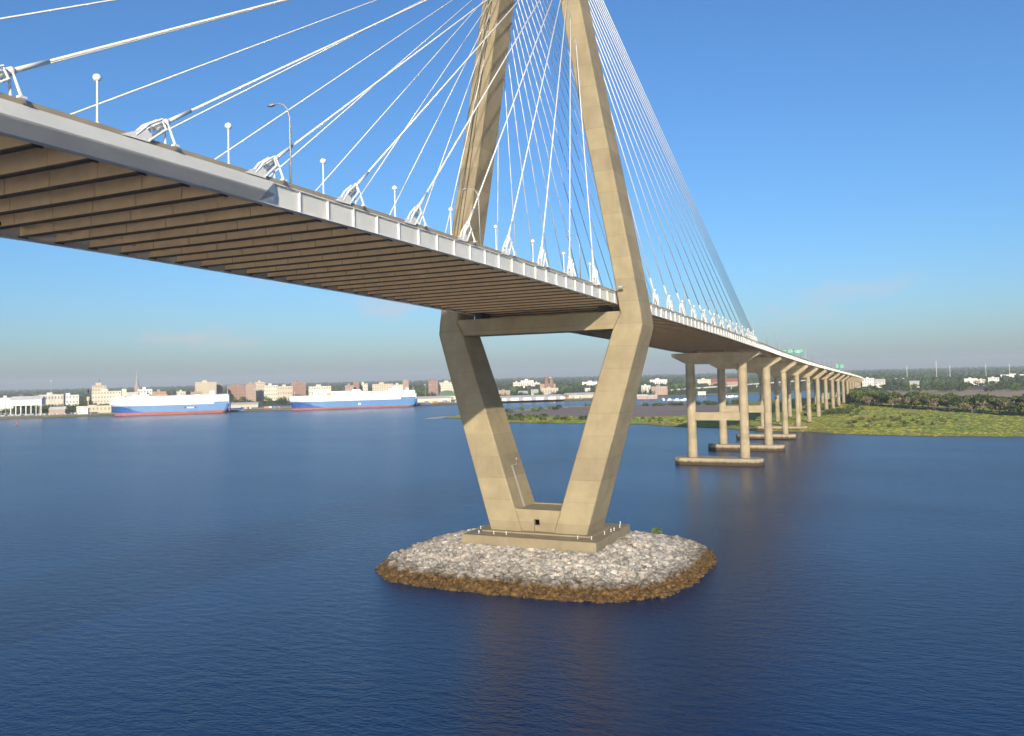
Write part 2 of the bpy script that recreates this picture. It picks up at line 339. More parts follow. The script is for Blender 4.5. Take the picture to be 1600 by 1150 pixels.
# ------------------------------------------------------------------ the cable-stayed bridge
BR = empty('cable_stayed_bridge')
tag(BR, 'cable-stayed bridge with diamond concrete tower, white stay cables and tan steel underside', 'bridge')
Z0, G1, KC, G2 = 61.843, 0.03222, 8.298e-5, 0.02742
XE = 214.0
def interp(x, T):
    if x <= T[0][0]: return T[0][1]
    for (a, b), (c, d) in zip(T, T[1:]):
        if x <= c: return b + (d - b) * (x - a) / (c - a)
    return T[-1][1]
DECKZ = [(XE, Z0 - G2 * XE), (292, 53.9), (365, 52.2), (446, 50.2), (551, 47.6), (786, 41.8), (1000, 36.6), (1226, 31.6), (1500, 25.5), (1800, 19.5)]
YC = [(120, 0), (214, 2.0), (290, 4), (377, 6), (470, 7.5), (560, 8), (1000, 8), (1300, 12), (1800, 26)]
def zt(X):
    if X < 0: return Z0 - G1 * X - KC * X * X
    if X < XE: return Z0 - G2 * X
    return interp(X, DECKZ)
def yc(X): return interp(X, YC)
HW = 19.84
def sweep(mb, prof, Xs):
    mb.loft([[(X, yc(X) + y, zt(X) + z) for y, z in prof] for X in Xs])
def rng(a, b, step):
    n = max(1, int(round((b - a) / step))); return [a + (b - a) * i / n for i in range(n + 1)]
XL = -305.0
xs_all = rng(XL, XE, 4.88)
def rect(y0, y1, z0, z1): return [(y0, z0), (y0, z1), (y1, z1), (y1, z0)]
mb = MB(); sweep(mb, rect(-19.3, 19.3, -0.50, -0.12), xs_all); mb.build('deck_slab', 'tan_steel', BR)
mb = MB(); sweep(mb, rect(-18.2, 18.2, -0.115, -0.03), xs_all); mb.build('road_surface', 'asphalt', BR)
FB = [-83.06 + 4.885 * k for k in range(-59, 69) if XL + 1 < -83.06 + 4.885 * k < XE - 1]
for sgn, nm in ((-1, 'near'), (1, 'far')):
    g = MB()
    def R(a, b): return (min(sgn * a, sgn * b), max(sgn * a, sgn * b))
    y0, y1 = R(19.35, 20.0); sweep(g, rect(y0, y1, -0.12, 0.0), xs_all)
    y0, y1 = R(19.62, 19.74); sweep(g, rect(y0, y1, -2.32, -0.121), xs_all)
    y0, y1 = R(19.25, 20.0); sweep(g, rect(y0, y1, -2.42, -2.321), xs_all)
    go = g.build('edge_girder', 'white_steel', BR)
    st = MB(); st.box(-0.09, 0.09, min(sgn * 0.001, sgn * 0.22), max(sgn * 0.001, sgn * 0.22), -2.318, -0.124); sme = st.mesh('stiffener')
    for X in FB:
        if sgn < 0 and X < -119: continue
        o = link('stiffener', sme, 'white_steel', go); o.location = (X, yc(X) + sgn * 19.742, zt(X))
    b = MB(); y0, y1 = R(19.45, 19.95); sweep(b, [(y0, 0.003), (y0 + 0.06, 0.50), (y1 - 0.06, 0.50), (y1, 0.003)], xs_all)
    b.build('barrier', 'barrier_concrete', BR)
    rl = MB()
    for zz in (0.72, 0.95): sweep(rl, rect(sgn * 19.6 - 0.04, sgn * 19.6 + 0.04, zz, zz + 0.07), xs_all)
    for X in rng(XL, XE, 2.44):
        rl.box(X - 0.05, X + 0.05, yc(X) + sgn * 19.6 - 0.05, yc(X) + sgn * 19.6 + 0.05, zt(X) + 0.48, zt(X) + 0.95)
    if sgn > 0: rl.build('railing', 'dark_steel', BR)
    # wind fairing over the middle of the main span
    f = MB(); xf = rng(XL, -119.0, 4.88)
    rings = []
    for X in xf + [-116.6]:
        k = 1.0 if X < -119.1 else (1.0 if X < -117 else 0.12)
        prof = [(sgn * 20.06, 0.02), (sgn * (20.06 + 1.15 * k), -1.42 if k == 1 else -1.2), (sgn * (20.06 + 1.05 * k), -1.56 if k == 1 else -1.3), (sgn * 20.06, -2.44), (sgn * 20.012, -2.44), (sgn * 20.012, 0.02)]
        rings.append([(X, yc(X) + y, zt(X) + z) for y, z in prof])
    if sgn < 0: rings = [r[::-1] for r in rings]
    f.loft(rings); fo = f.build('wind_fairing', 'grey_fairing', BR)
# floor beams: plate girders across the deck, each one a part
fbm = MB()
fbm.box(-0.06, 0.06, -19.24, 19.24, -2.12, -0.503)
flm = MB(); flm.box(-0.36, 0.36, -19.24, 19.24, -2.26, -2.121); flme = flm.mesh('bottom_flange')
for y in (-13, -6.5, 0, 6.5, 13):
    fbm.box(-0.2, -0.061, y - 0.02, y + 0.02, -2.118, -0.505); fbm.box(0.061, 0.2, y - 0.03, y + 0.03, -2.118, -0.505)
fbme = fbm.mesh('floor_beam')
gus = MB()
gus.box(-0.5, 0.5, -0.05, 0.05, -2.38, -2.262); gume = gus.mesh('connection_bracket')
for X in FB:
    o = link('floor_beam', fbme, 'tan_steel', BR); o.location = (X, yc(X), zt(X))
    for y_ in (-18.5, 18.5): q = link('connection_bracket', gume, 'dark_steel', o); q.location = (0, y_, 0)
    link('bottom_flange', flme, 'shaded_flange_steel', o)  # flange coloured dark to stand for underside shade
sg = MB()
for y in (-16.4, 16.4): sweep(sg, rect(y - 0.05, y + 0.05, -1.4, -0.502), xs_all)
sg.build('stringer', 'tan_steel', BR)
ul = MB(); ul.tube([(-187.3 + 60, 8, zt(-127) - 2.3), (-187.3 + 60, 8, zt(-127) - 3.1)], 0.04, 6); ul.lathe([(0.02, -0.5), (0.2, -0.4), (0.2, 0), (0.02, 0.06)], (-127.3, 8, zt(-127) - 3.1), 10)
ul.build('hanging_light', 'dark_steel', BR)

# tower: two bent legs, crossbeam, base wall, pile cap
SEC = [(7.6, 4.0, 11.9, 6.1), (30.0, 11.2, 18.7, 5.45), (53.4, 18.9, 25.6, 4.75), (54.6, 19.4, 25.9, 4.7), (57.4, 20.9, 25.6, 4.66), (70, 18.85, 23.6, 4.5), (100, 13.5, 18.3, 4.25), (131, 8.2, 13.0, 4.0), (160, 3.1, 8.0, 3.8), (174, 0.75, 5.6, 3.7)]
for sgn, lb in ((-1, 'near sunlit bent leg of the tower'), (1, 'far bent leg of the tower, shaded below the deck')):
    t = MB(); rings = []
    for z, yi, yo, hx in SEC:
        yi, yo = sgn * yi, sgn * yo; ch = 0.25
        a, b_ = min(yi, yo), max(yi, yo)
        rings.append([(-hx + ch, a, z), (hx - ch, a, z), (hx, a + ch, z), (hx, b_ - ch, z), (hx - ch, b_, z), (-hx + ch, b_, z), (-hx, b_ - ch, z), (-hx, a + ch, z)])
    t.loft(rings); lo = t.build('tower_leg', 'tower_concrete', BR); lo['label'] = lb
    # two conduits up the face of the upper leg
    for off in ((0.42, 0.62) if sgn > 0 else ()):
        c = MB(); c.tube([(-interp(z, [(s[0], s[3]) for s in SEC]) - 0.05, sgn * (interp(z, [(s[0], s[1]) for s in SEC]) * (1 - off) + interp(z, [(s[0], s[2]) for s in SEC]) * off), z) for z in (66, 70, 100, 131, 160)], 0.09, 6)
        c.build('conduit', 'dark_steel', lo)
mb = MB(); mb.hexa([(-4.0, -19.4, 54.0), (4.0, -19.4, 54.0), (4.0, 19.4, 54.0), (-4.0, 19.4, 54.0)], [(-4.0, -21.2, 57.9), (4.0, -21.2, 57.9), (4.0, 21.2, 57.9), (-4.0, 21.2, 57.9)])
mb.build('crossbeam', 'tower_concrete', BR)
mb = MB(); mb.hexa([(-2.6, -0.8, 168), (2.6, -0.8, 168), (2.6, 0.8, 168), (-2.6, 0.8, 168)], [(-2.6, -0.75, 174.5), (2.6, -0.75, 174.5), (2.6, 0.75, 174.5), (-2.6, 0.75, 174.5)])
mb.build('tower_head', 'tower_concrete', BR)
for s in (-1, 1):
    mb = MB(); mb.box(-2.2, 2.2, s * 16 - 1.0, s * 16 + 1.0, 57.903, zt(0) - 2.43); mb.build('bearing', 'dark_steel', BR)
mb = MB()
mb.box(-5.4, -4.6, -6.6, -0.35, 7.8, 12.9); mb.box(-5.4, -4.6, 1.05, 6.2, 7.8, 12.9); mb.box(-5.4, -4.6, -0.349, 1.049, 10.7, 12.9)
mb.box(4.6, 5.4, -6.4, 6.4, 7.8, 12.9); mb.box(-4.59, 4.59, -6.3, 6.3, 12.2, 12.7)
wall = mb.build('base_wall', 'tower_concrete', BR)
d = MB(); d.box(-5.0, -4.9, -0.345, 1.045, 7.81, 9.3); d.build('door', 'tower_concrete', wall)
pc = MB(); pc.prism([(-12.1, -16.4), (12.1, -16.4), (12.1, 16.4), (-12.1, 16.4)], 3.6, 7.6); pc.prism([(-7.4, -13.6), (7.4, -13.6), (7.4, 13.6), (-7.4, 13.6)], 7.603, 7.95)
pco = pc.build('pile_cap', 'tower_concrete', BR)
lad = MB()
for dx in (-0.28, 0.28): lad.tube([(-1.2 + dx, 3.85 + 0.3213 * (z - 7.6) - 0.25, z) for z in (12.8, 22.5)], 0.035, 6)
for i in range(26):
    z = 12.9 + 0.37 * i; y = 3.6 + 0.3213 * (z - 7.6); lad.tube([(-1.48, y, z), (-0.92, y, z)], 0.022, 5)
lad.build('ladder', 'galvanised', BR)
an = MB(); an.tube([(-0.6, 8.3, 22.6), (-0.6, 7.4, 22.6), (-0.6, 7.4, 24.1)], 0.06, 6); an.box(-0.8, -0.4, 7.25, 7.55, 23.9, 24.3); an.build('floodlight', 'galvanised', BR)
nv = MB(); nv.tube([(-8.5, -19.9, zt(-8) + 0.4), (-6.6, -21.6, zt(-8) + 0.9)], 0.08, 6); nv.box(-6.9, -6.1, -22.4, -21.4, zt(-8) + 0.75, zt(-8) + 1.15); nv.build('floodlight', 'galvanised', BR)

# stay cables
ZA = [122.2, 128.6, 132.4, 136.0, 138.4, 140.5, 142.7, 144.7, 146.6, 149.0, 151.2, 153.2, 155.2, 157.2, 159.2, 161.2]
XM = [-18.0 - 14.42 * k for k in range(16)]
XS_ = [16.0 + 14.42 * k for k in range(12)] + [181.5, 187.5, 193.0, 198.5]
def leg_y(z): return 0.5 * (interp(z, [(s[0], s[1]) for s in SEC]) + interp(z, [(s[0], s[2]) for s in SEC]))
def cable(X, k, sgn, side):
    z = ZA[k]; P = Vector((X, yc(X) + sgn * 19.84, zt(X) + 0.55)); Q = Vector((side * (interp(z, [(s[0], s[3]) for s in SEC]) - 0.3), sgn * (leg_y(z) - 0.3), z))
    d = (Q - P).normalized(); L = (Q - P).length
    c = MB(); c.tube([P + d * 3.2, P + d * (L * 0.5), Q], 0.115, 8)
    co = c.build('stay_cable', 'white_paint', BR, True)
    s = MB(); s.tube([P + d * 2.0, P + d * 3.35], 0.30, 10); s.tube([P + d * 3.3, P + d * 7.5], 0.185, 10); s.tube([P + d * 3.55, P + d * 3.95], 0.34, 10)
    s.tube([P + d * 1.15, P + d * 1.9], 0.24, 10)
    s.build('socket', 'white_paint', co, True)
    a = MB(); up = Vector((-d.z * math.copysign(1, d.x), 0, abs(d.x))).normalized(); dx = Vector((math.copysign(1, d.x), 0, 0)); dd = Vector((d.x, 0, d.z)).normalized()
    yv = Vector((0, 0.05, 0)); tl = sgn * Vector((0, d.y / max(1e-6, abs(d.y)) * abs(d.y), 0))
    for off in (-0.31, 0.31):
        yo = Vector((0, off, 0)); b0 = Vector((X, P.y, zt(X) + 0.0))
        pts = [b0 - dx * 2.1 + Vector((0, 0, 0.1)), b0 + dx * 0.9 + Vector((0, 0, 0.1)), P + dd * 1.05 - up * 0.36, P + dd * 0.75 + up * 0.30]
        n = len(pts); q = [p_ + yo - yv for p_ in pts] + [p_ + yo + yv for p_ in pts]
        a.add(q, [tuple(range(n)), tuple(range(2 * n - 1, n - 1, -1))] + [(i, n + i, n + (i + 1) % n, (i + 1) % n) for i in range(n)])
        a.tube([P - dd * 0.55 + up * 0.16 + yo, P + dd * 1.2 + up * 0.52 + yo, P + dd * 2.9 + up * 0.46 + yo], [0.1, 0.14, 0.12], 6)
        a.tube([b0 + dx * 0.75 + Vector((0, 0, 0.2)) + yo, P + dd * 2.9 - up * 0.46 + yo], 0.12, 6)
        a.tube([P + dd * 2.85 + up * 0.5 + yo, P + dd * 2.85 - up * 0.5 + yo], 0.1, 6)
    a.build('anchor_plate', 'white_paint', co)
    t = P + d * 3.75
    for off in (-0.62, 0.62):
        st = MB(); f_ = Vector((t.x + 0.25 * dx.x, P.y + off, zt(t.x) + 0.35)); tt = t + Vector((0, off * 0.35, -0.12))
        st.tube([f_, tt], [0.12, 0.10], 8); st.box(f_.x - 0.3, f_.x + 0.3, f_.y - 0.2, f_.y + 0.2, f_.z - 0.02, f_.z + 0.14)
        st.build('strut', 'white_paint', co)
    if side < 0 and k < 3:
        e = MB(); e.tube([Q - d * 2.2, Q - d * 0.2], 0.2, 8); e.build('damper_sleeve', 'galvanised', co)
for sgn in (-1, 1):
    for k in range(16): cable(XM[k], k, sgn, -1); cable(XS_[k], k, sgn, 1)

# ------------------------------------------------------------------ approach viaduct
VI = empty('approach_viaduct', (0, 0, 0))
tag(VI, 'long concrete and steel approach viaduct on round column piers crossing the marsh', 'viaduct')
PX = [218.5, 294, 373, 453, 533, 612, 692, 772, 852, 932, 1012, 1092, 1172, 1252, 1340, 1430, 1520]
COLTOP = [(217, 47.6), (294, 45.2), (377, 42.4), (469, 39.4), (599, 35.6), (725, 33.2), (852, 29.9), (1100, 25.0), (1366, 20.3), (1520, 17.3)]
GZ = lambda X: 1.0 if X > 440 else -1
for i, X in enumerate(PX):
    a0 = XE + 0.25 if i == 0 else PX[i - 1]; 
    if i == 0: continue
    a = a0 if i > 1 else XE + 0.3
    if i == 1: a = XE + 0.3
    Xs = rng(a + (0.1 if i > 1 else 0), X - 0.1, 6.6)
    s = MB(); sweep(s, rect(-19.3, 19.3, -0.55, -0.1), Xs); so_ = s.build('deck_span', 'tan_steel', VI)
    r = MB(); sweep(r, rect(-18.4, 18.4, -0.095, -0.02), Xs); r.build('road_surface', 'asphalt', so_)
    for sgn in (-1, 1):
        g = MB(); yA, yB = sorted((sgn * 19.35, sgn * 19.6)); sweep(g, rect(yA, yB, -2.1, -0.03), Xs)
        yA, yB = sorted((sgn * 19.3, sgn * 19.95)); sweep(g, rect(yA, yB, -2.22, -2.101), Xs); sweep(g, rect(yA, yB, -0.029, 0.1), Xs)
        nst = max(3, int((X - a) / 3.3))
        for j in range(nst):
            x = a + (j + 0.5) * (X - a) / nst; yA, yB = sorted((sgn * 19.601, sgn * 19.93))
            g.box(x - 0.12, x + 0.12, yc(x) + yA, yc(x) + yB, zt(x) - 2.08, zt(x) - 0.05)
        go = g.build('fascia_girder', 'white_steel', so_)
        b = MB(); yA, yB = sorted((sgn * 19.35, sgn * 19.8)); sweep(b, [(yA, 0.101), (yA + 0.05, 0.85), (yB - 0.05, 0.85), (yB, 0.101)], Xs); b.build('barrier', 'barrier_concrete', so_)
    for y in (-14.5, -9, -3, 3, 9, 14.5):
        g = MB(); sweep(g, rect(y - 0.2, y + 0.2, -2.9, -0.551), Xs); g.build('girder', 'tan_steel', so_)
for i, X in enumerate(PX):
    ct = interp(X, COLTOP); yy = yc(X) + (2.2 if i == 0 else 0.6 if i == 1 else 0); top = zt(X) - 2.95; gz = GZ(X)
    cap = MB(); hw = 20.6; base = ct - 0.02; hx = 2.3
    prof = [(-hw, top - 1.5), (-hw, top), (hw, top), (hw, top - 1.5), (13.5, min(base, top - 2.6)), (-13.5, min(base, top - 2.6))]
    n = len(prof); cap.loft([[(X + sx_ * hx, yy + y, z) for y, z in prof] for sx_ in (-1, 1)])
    piero = cap.build('pier', 'pier_concrete', VI); piero['label'] = ORD[i] + ' pier of the viaduct counted from the cable bridge'
    colz = min(base, top - 2.6)
    rad = 2.15 if i < 2 else 1.75
    foot = 3.2 if i < 4 else gz
    for s in (-1, 1):
        c = MB(); c.lathe([(rad * 1.06, foot - 0.6), (rad, foot + 10), (rad, colz + 0.3)], (X, yy + s * 12.3, 0), 24); c.build('column', 'pier_concrete', piero, False)
    if i < 4:
        hx2, hy2 = (5.6, 20.5) if i < 2 else (4.6, 18.5)
        f = MB(); f.prism([(X - hx2, yy - hy2 + 3), (X - hx2 + 3.4, yy - hy2), (X + hx2 - 3.4, yy - hy2), (X + hx2, yy - hy2 + 3), (X + hx2, yy + hy2 - 3), (X + hx2 - 3.4, yy + hy2), (X - hx2 + 3.4, yy + hy2), (X - hx2, yy + hy2 - 3)], 0.3 if i > 1 else -1.5, 3.2)
        f.build('footing', 'pier_concrete', piero)
        if i > 1:
            for s in (-1, -0.33, 0.33, 1):
                for q in (-1, 1):
                    pl = MB(); pl.lathe([(0.7, -1.5), (0.7, 0.299)], (X + q * 2.8, yy + s * 14, 0), 10); pl.build('pile', 'quay_dark', piero)
    if i < 2:
        tb = MB(); tb.box(X - 1.3, X + 1.3, yy - 10.6, yy + 10.6, 20.8, 24.6); tb.build('tie_beam', 'pier_concrete', piero)

# ------------------------------------------------------------------ rock island under the tower
IA, IB, IN_ = 31.2, 36.6, 3.4
def isl_r(t):
    return (abs(math.cos(t) / IA) ** IN_ + abs(math.sin(t) / IB) ** IN_) ** (-1 / IN_)
def isl_h(x, y):
    t = math.atan2(y, x); r = math.hypot(x, y); R_ = isl_r(t) * (1 + 0.02 * noise.noise((math.cos(t) * 4, math.sin(t) * 4, 0)))
    e = R_ - r
    if e < 2.2: return -1.2 + (e + 1.2) * (3.2 / 3.4)
    h = 2.0 + (e - 2.2) * 0.19 + 0.25 * noise.noise((x * 0.15, y * 0.15, 2))
    return min(h, 5.3 + 0.2 * noise.noise((x * 0.2, y * 0.2, 4)))
ib = MB(); ring = []
NT = 96
for k in range(0, 13):
    f_ = 0.28 + (1.035 - 0.28) * k / 12
    ring.append([(isl_r(2 * math.pi * j / NT) * f_ * math.cos(2 * math.pi * j / NT), isl_r(2 * math.pi * j / NT) * f_ * math.sin(2 * math.pi * j / NT), 0) for j in range(NT)])
ring = [[(x, y, isl_h(x, y) - 0.35) for x, y, _ in rg] for rg in ring]
ib.loft(ring)
isl = tag(ib.build('rock_island', 'riprap_rock'), kind='structure')
rk = MB(); rnd = random.Random(3); cnt = 0
while cnt < 14500:
    x, y = rnd.uniform(-33, 33), rnd.uniform(-38, 38)
    t = math.atan2(y, x); e = isl_r(t) - math.hypot(x, y)
    if e < -0.9 or (abs(x) < 11.9 and abs(y) < 16.2): continue
    h = isl_h(x, y)
    if h < -0.9: continue
    s = rnd.choice((0.24, 0.3, 0.36, 0.42, 0.5, 0.75)) * rnd.uniform(0.85, 1.25)
    if e < 3: s *= 1.15
    rk.ico((x, y, h - 0.02 + rnd.uniform(-0.12, 0.16)), (s * rnd.uniform(0.8, 1.25), s * rnd.uniform(0.7, 1.1), s * rnd.uniform(0.55, 0.9)), 0.3, rnd); cnt += 1
tag(rk.build('riprap', 'riprap_rock', isl), kind='stuff')
def shrub(loc, r, h, n, label, mat='leaf_bright', seed=1):
    rd = random.Random(seed); root = empty('shrub', loc); s = MB()
    for k in range(5):
        a = rd.uniform(0, 6.28); s.tube([(0, 0, -0.3), (0.5 * r * math.cos(a), 0.5 * r * math.sin(a), h * 0.7)], [0.05, 0.02], 5)
    s.build('stem', 'bark', root); c = MB()
    for k in range(n):
        a, q, z = rd.uniform(0, 6.28), r * math.sqrt(rd.random()), rd.random() ** 0.7 * h
        q *= math.sqrt(max(0.1, 1 - (z / h - 0.4) ** 2)); leaf(c, (q * math.cos(a), q * math.sin(a), z), 0.22, rd)
    c.build('foliage', mat, root); tag(root, label, 'shrub'); return root
def leaf(mb, c, s, rd):
    n = Vector((rd.gauss(0, 1), rd.gauss(0, 1), rd.gauss(0, 1) + 0.6)).normalized(); a = n.orthogonal().normalized(); a.rotate(Matrix.Rotation(rd.uniform(0, 6.28), 3, n)); b = n.cross(a); c = Vector(c)
    s *= rd.uniform(0.7, 1.3)
    mb.add([c - a * s, c - b * s * 0.6, c + a * s, c + b * s * 0.6 + n * s * 0.25], [(0, 1, 2, 3)])
shrub((24.5, -19.5, isl_h(24.5, -19.5)), 1.6, 1.9, 260, 'small green shrub growing among the rocks on the tower island')
bl = MB(); bl.lathe([(0.2, 0), (0.2, 0.12), (0.1, 0.15), (0.1, 0.62), (0.19, 0.66), (0.19, 0.85), (0.05, 0.95)], (0, 0, 0), 12)
blme = bl.mesh('bollard')
POST = [(-9.8, 13.2, 'leftmost of three along the front left edge'), (-9.6, 9.4, 'middle of three along the front left edge'), (-9.2, 6.4, 'right of three along the front left edge'), (-9.0, -11.0, 'left of two near the front right corner'), (-8.6, -14.1, 'right of two near the front right corner'), (-4.6, 15.4, 'front one of two beside the far tower leg'), (1.5, 15.8, 'rear one of two beside the far tower leg'), (-2.2, -14.9, 'nearest of five along the right edge'), (1.2, -15.3, 'second nearest of five along the right edge'), (2.8, -15.5, 'middle of five along the right edge'), (6.8, -15.6, 'second farthest of five along the right edge'), (11.2, -14.3, 'farthest of five along the right edge')]
for x, y, lb in POST:
    o = link('bollard', blme, 'white_paint'); o.location = (x, y, 7.601); o.scale = (0.75, 0.75, 0.75)
    tag(o, 'small white post on the tower slab, ' + lb, 'post', 'white posts on the tower slab')

# ------------------------------------------------------------------ lamps and signs on the bridge
lp = empty('deck_lamp'); b = MB(); b.lathe([(0.16, 0), (0.16, 0.15), (0.085, 0.2), (0.075, 3.45), (0.12, 3.5), (0.12, 3.58)], (0, 0, 0), 10); b.build('pole', 'white_paint', lp, False)
b = MB(); b.lathe([(0.05, 3.5), (0.24, 3.58), (0.34, 3.74), (0.34, 3.9), (0.24, 4.06), (0.05, 4.14)], (0, 0, 0), 14); b.build('globe', 'globe_white', lp, True)
used = False
for k in range(9):
    X = -20.32 - 14.63 * k; o = place(lp, used, (X, -19.72, zt(X) + 0.45)); used = True
    tag(o, 'white globe-topped lamp post on the deck edge, %s to the left of the tower' % ORD[k], 'lamp post', 'globe lamps along the near deck edge')
for k in range(12):
    X = 28.77 + 14.63 * k; o = place(lp, used, (X, yc(X) - 19.72, zt(X) + 0.45))
    tag(o, 'white globe-topped lamp post on the side span, %s to the right of the tower' % ORD[k], 'lamp post', 'globe lamps along the near deck edge')
sl = empty('street_lamp'); b = MB()
b.tube([(0, 0, 0), (0, 0, 5.5), (0, 0.05, 7.2), (0, 0.3, 8.2), (0, 0.85, 8.85), (0, 1.6, 9.1), (0, 2.2, 9.05)], [0.13, 0.1, 0.085, 0.08, 0.07, 0.06, 0.06], 8); b.build('pole', 'galvanised', sl, True)
b = MB(); b.loft([[(-0.14, 2.1, 9.0), (0.14, 2.1, 9.0), (0.14, 2.1, 9.14), (-0.14, 2.1, 9.14)], [(-0.2, 2.5, 8.94), (0.2, 2.5, 8.94), (0.2, 2.5, 9.14), (-0.2, 2.5, 9.14)], [(-0.12, 3.0, 8.95), (0.12, 3.0, 8.95), (0.12, 3.0, 9.05), (-0.12, 3.0, 9.05)]]); b.build('lamp_head', 'galvanised', sl)
used = False
for k, X in enumerate([-113.5 + 43.9 * i for i in range(3)]):
    o = place(sl, used, (X, -19.6, zt(X) + 0.45)); used = True
    tag(o, 'tall grey gooseneck street lamp on the main span, ' + ('farthest from the tower', 'in front of the far tower leg', 'nearest to the tower')[k], 'street lamp', 'gooseneck street lamps')
for k, X in enumerate([18.5 + 43.9 * i for i in range(18)]):
    o = place(sl, True, (X, yc(X) - 19.5, zt(X) + 0.45))
    tag(o, 'tall grey gooseneck street lamp beyond the tower, %s towards the land' % ORD[k], 'street lamp', 'gooseneck street lamps')
def gantry(X, ylo, panels, label, h0):
    z = zt(X); g = empty('sign_gantry', (X, yc(X), z)); f = MB()
    for y in (-18.9, 18.9): f.tube([(0, y, 0), (0, y, h0 + 3.0)], 0.22, 8)
    f.tube([(0, -18.9, h0 + 0.6), (0, 18.9, h0 + 0.6)], 0.14, 6); f.tube([(0, -18.9, h0 + 2.4), (0, 18.9, h0 + 2.4)], 0.14, 6)
    for i in range(18): f.tube([(0, -18.9 + 2.1 * i, h0 + (0.6 if i % 2 else 2.4)), (0, -16.8 + 2.1 * i, h0 + (2.4 if i % 2 else 0.6))], 0.06, 5)
    f.build('frame', 'galvanised', g)
    for (y0, w, zz, h) in panels:
        p_ = MB(); p_.box(-0.42, -0.30, y0, y0 + w, h0 + zz, h0 + zz + h); po = p_.build('sign_panel', 'sign_green', g)
        t = MB(); rd = random.Random(int(w * 10 + h0 * 3))
        for r in range(int(h / 0.9)):
            y = y0 + w - 0.5
            while y > y0 + 1.0:
                ww = min(rd.uniform(0.3, 0.9), y - y0 - 0.4); zz2 = h0 + zz + h - 0.75 - r * 0.85
                t.box(-0.435, -0.421, y - ww, y, zz2, zz2 + 0.36); y -= ww + rd.uniform(0.2, 0.5)
        t.build('lettering', 'sign_white', po)
    return tag(g, label, 'road sign')
gantry(452, 0, [(-17.5, 5.6, -0.2, 3.0), (-11.5, 4.6, 0.1, 3.0), (-6.4, 4.4, 0.1, 2.6)], 'green overhead road signs in a row above the viaduct, nearer gantry', 5.6)
gantry(900, 0, [(-17.0, 5.0, 0.0, 4.6), (-11.4, 4.6, -0.2, 5.2)], 'pair of green overhead road signs on the farther gantry of the viaduct', 5.4)

# ------------------------------------------------------------------ port: quay, ships, sheds, masts, cars
qb = MB(); qb.hexa([quay(-900, 0, 1.9), quay(560, 0, 1.9), quay(560, 120, 1.9), quay(-900, 120, 1.9)], [quay(-900, 0, 3.4), quay(560, 0, 3.4), quay(560, 120, 3.4), quay(-900, 120, 3.4)])
qo = tag(qb.build('quay', 'quay_concrete'), kind='structure')
sk = MB(); sk.hexa([quay(-900, 3, -1), quay(560, 3, -1), quay(560, 4, -1), quay(-900, 4, -1)], [quay(-900, 3, 1.9), quay(560, 3, 1.9), quay(560, 4, 1.9), quay(-900, 4, 1.9)]); sk.build('quay_wall', 'quay_dark', qo)
pm = MB(); pm.lathe([(0.9, -1.5), (0.9, 1.899)], (0, 0, 0), 8); pme = pm.mesh('pile')
for i in range(105):
    s = -480 + 10.0 * i
    if s > 560: break
    o = link('pile', pme, 'quay_concrete' if i % 3 else 'quay_dark', qo); o.location = quay(s, 1.2)
fe = MB(); fe.hexa([quay(-900, -0.3, 2.2), quay(560, -0.3, 2.2), quay(560, -0.01, 2.2), quay(-900, -0.01, 2.2)], [quay(-900, -0.3, 3.1), quay(560, -0.3, 3.1), quay(560, -0.01, 3.1), quay(-900, -0.01, 3.1)]); fe.build('fender_beam', 'quay_dark', qo)

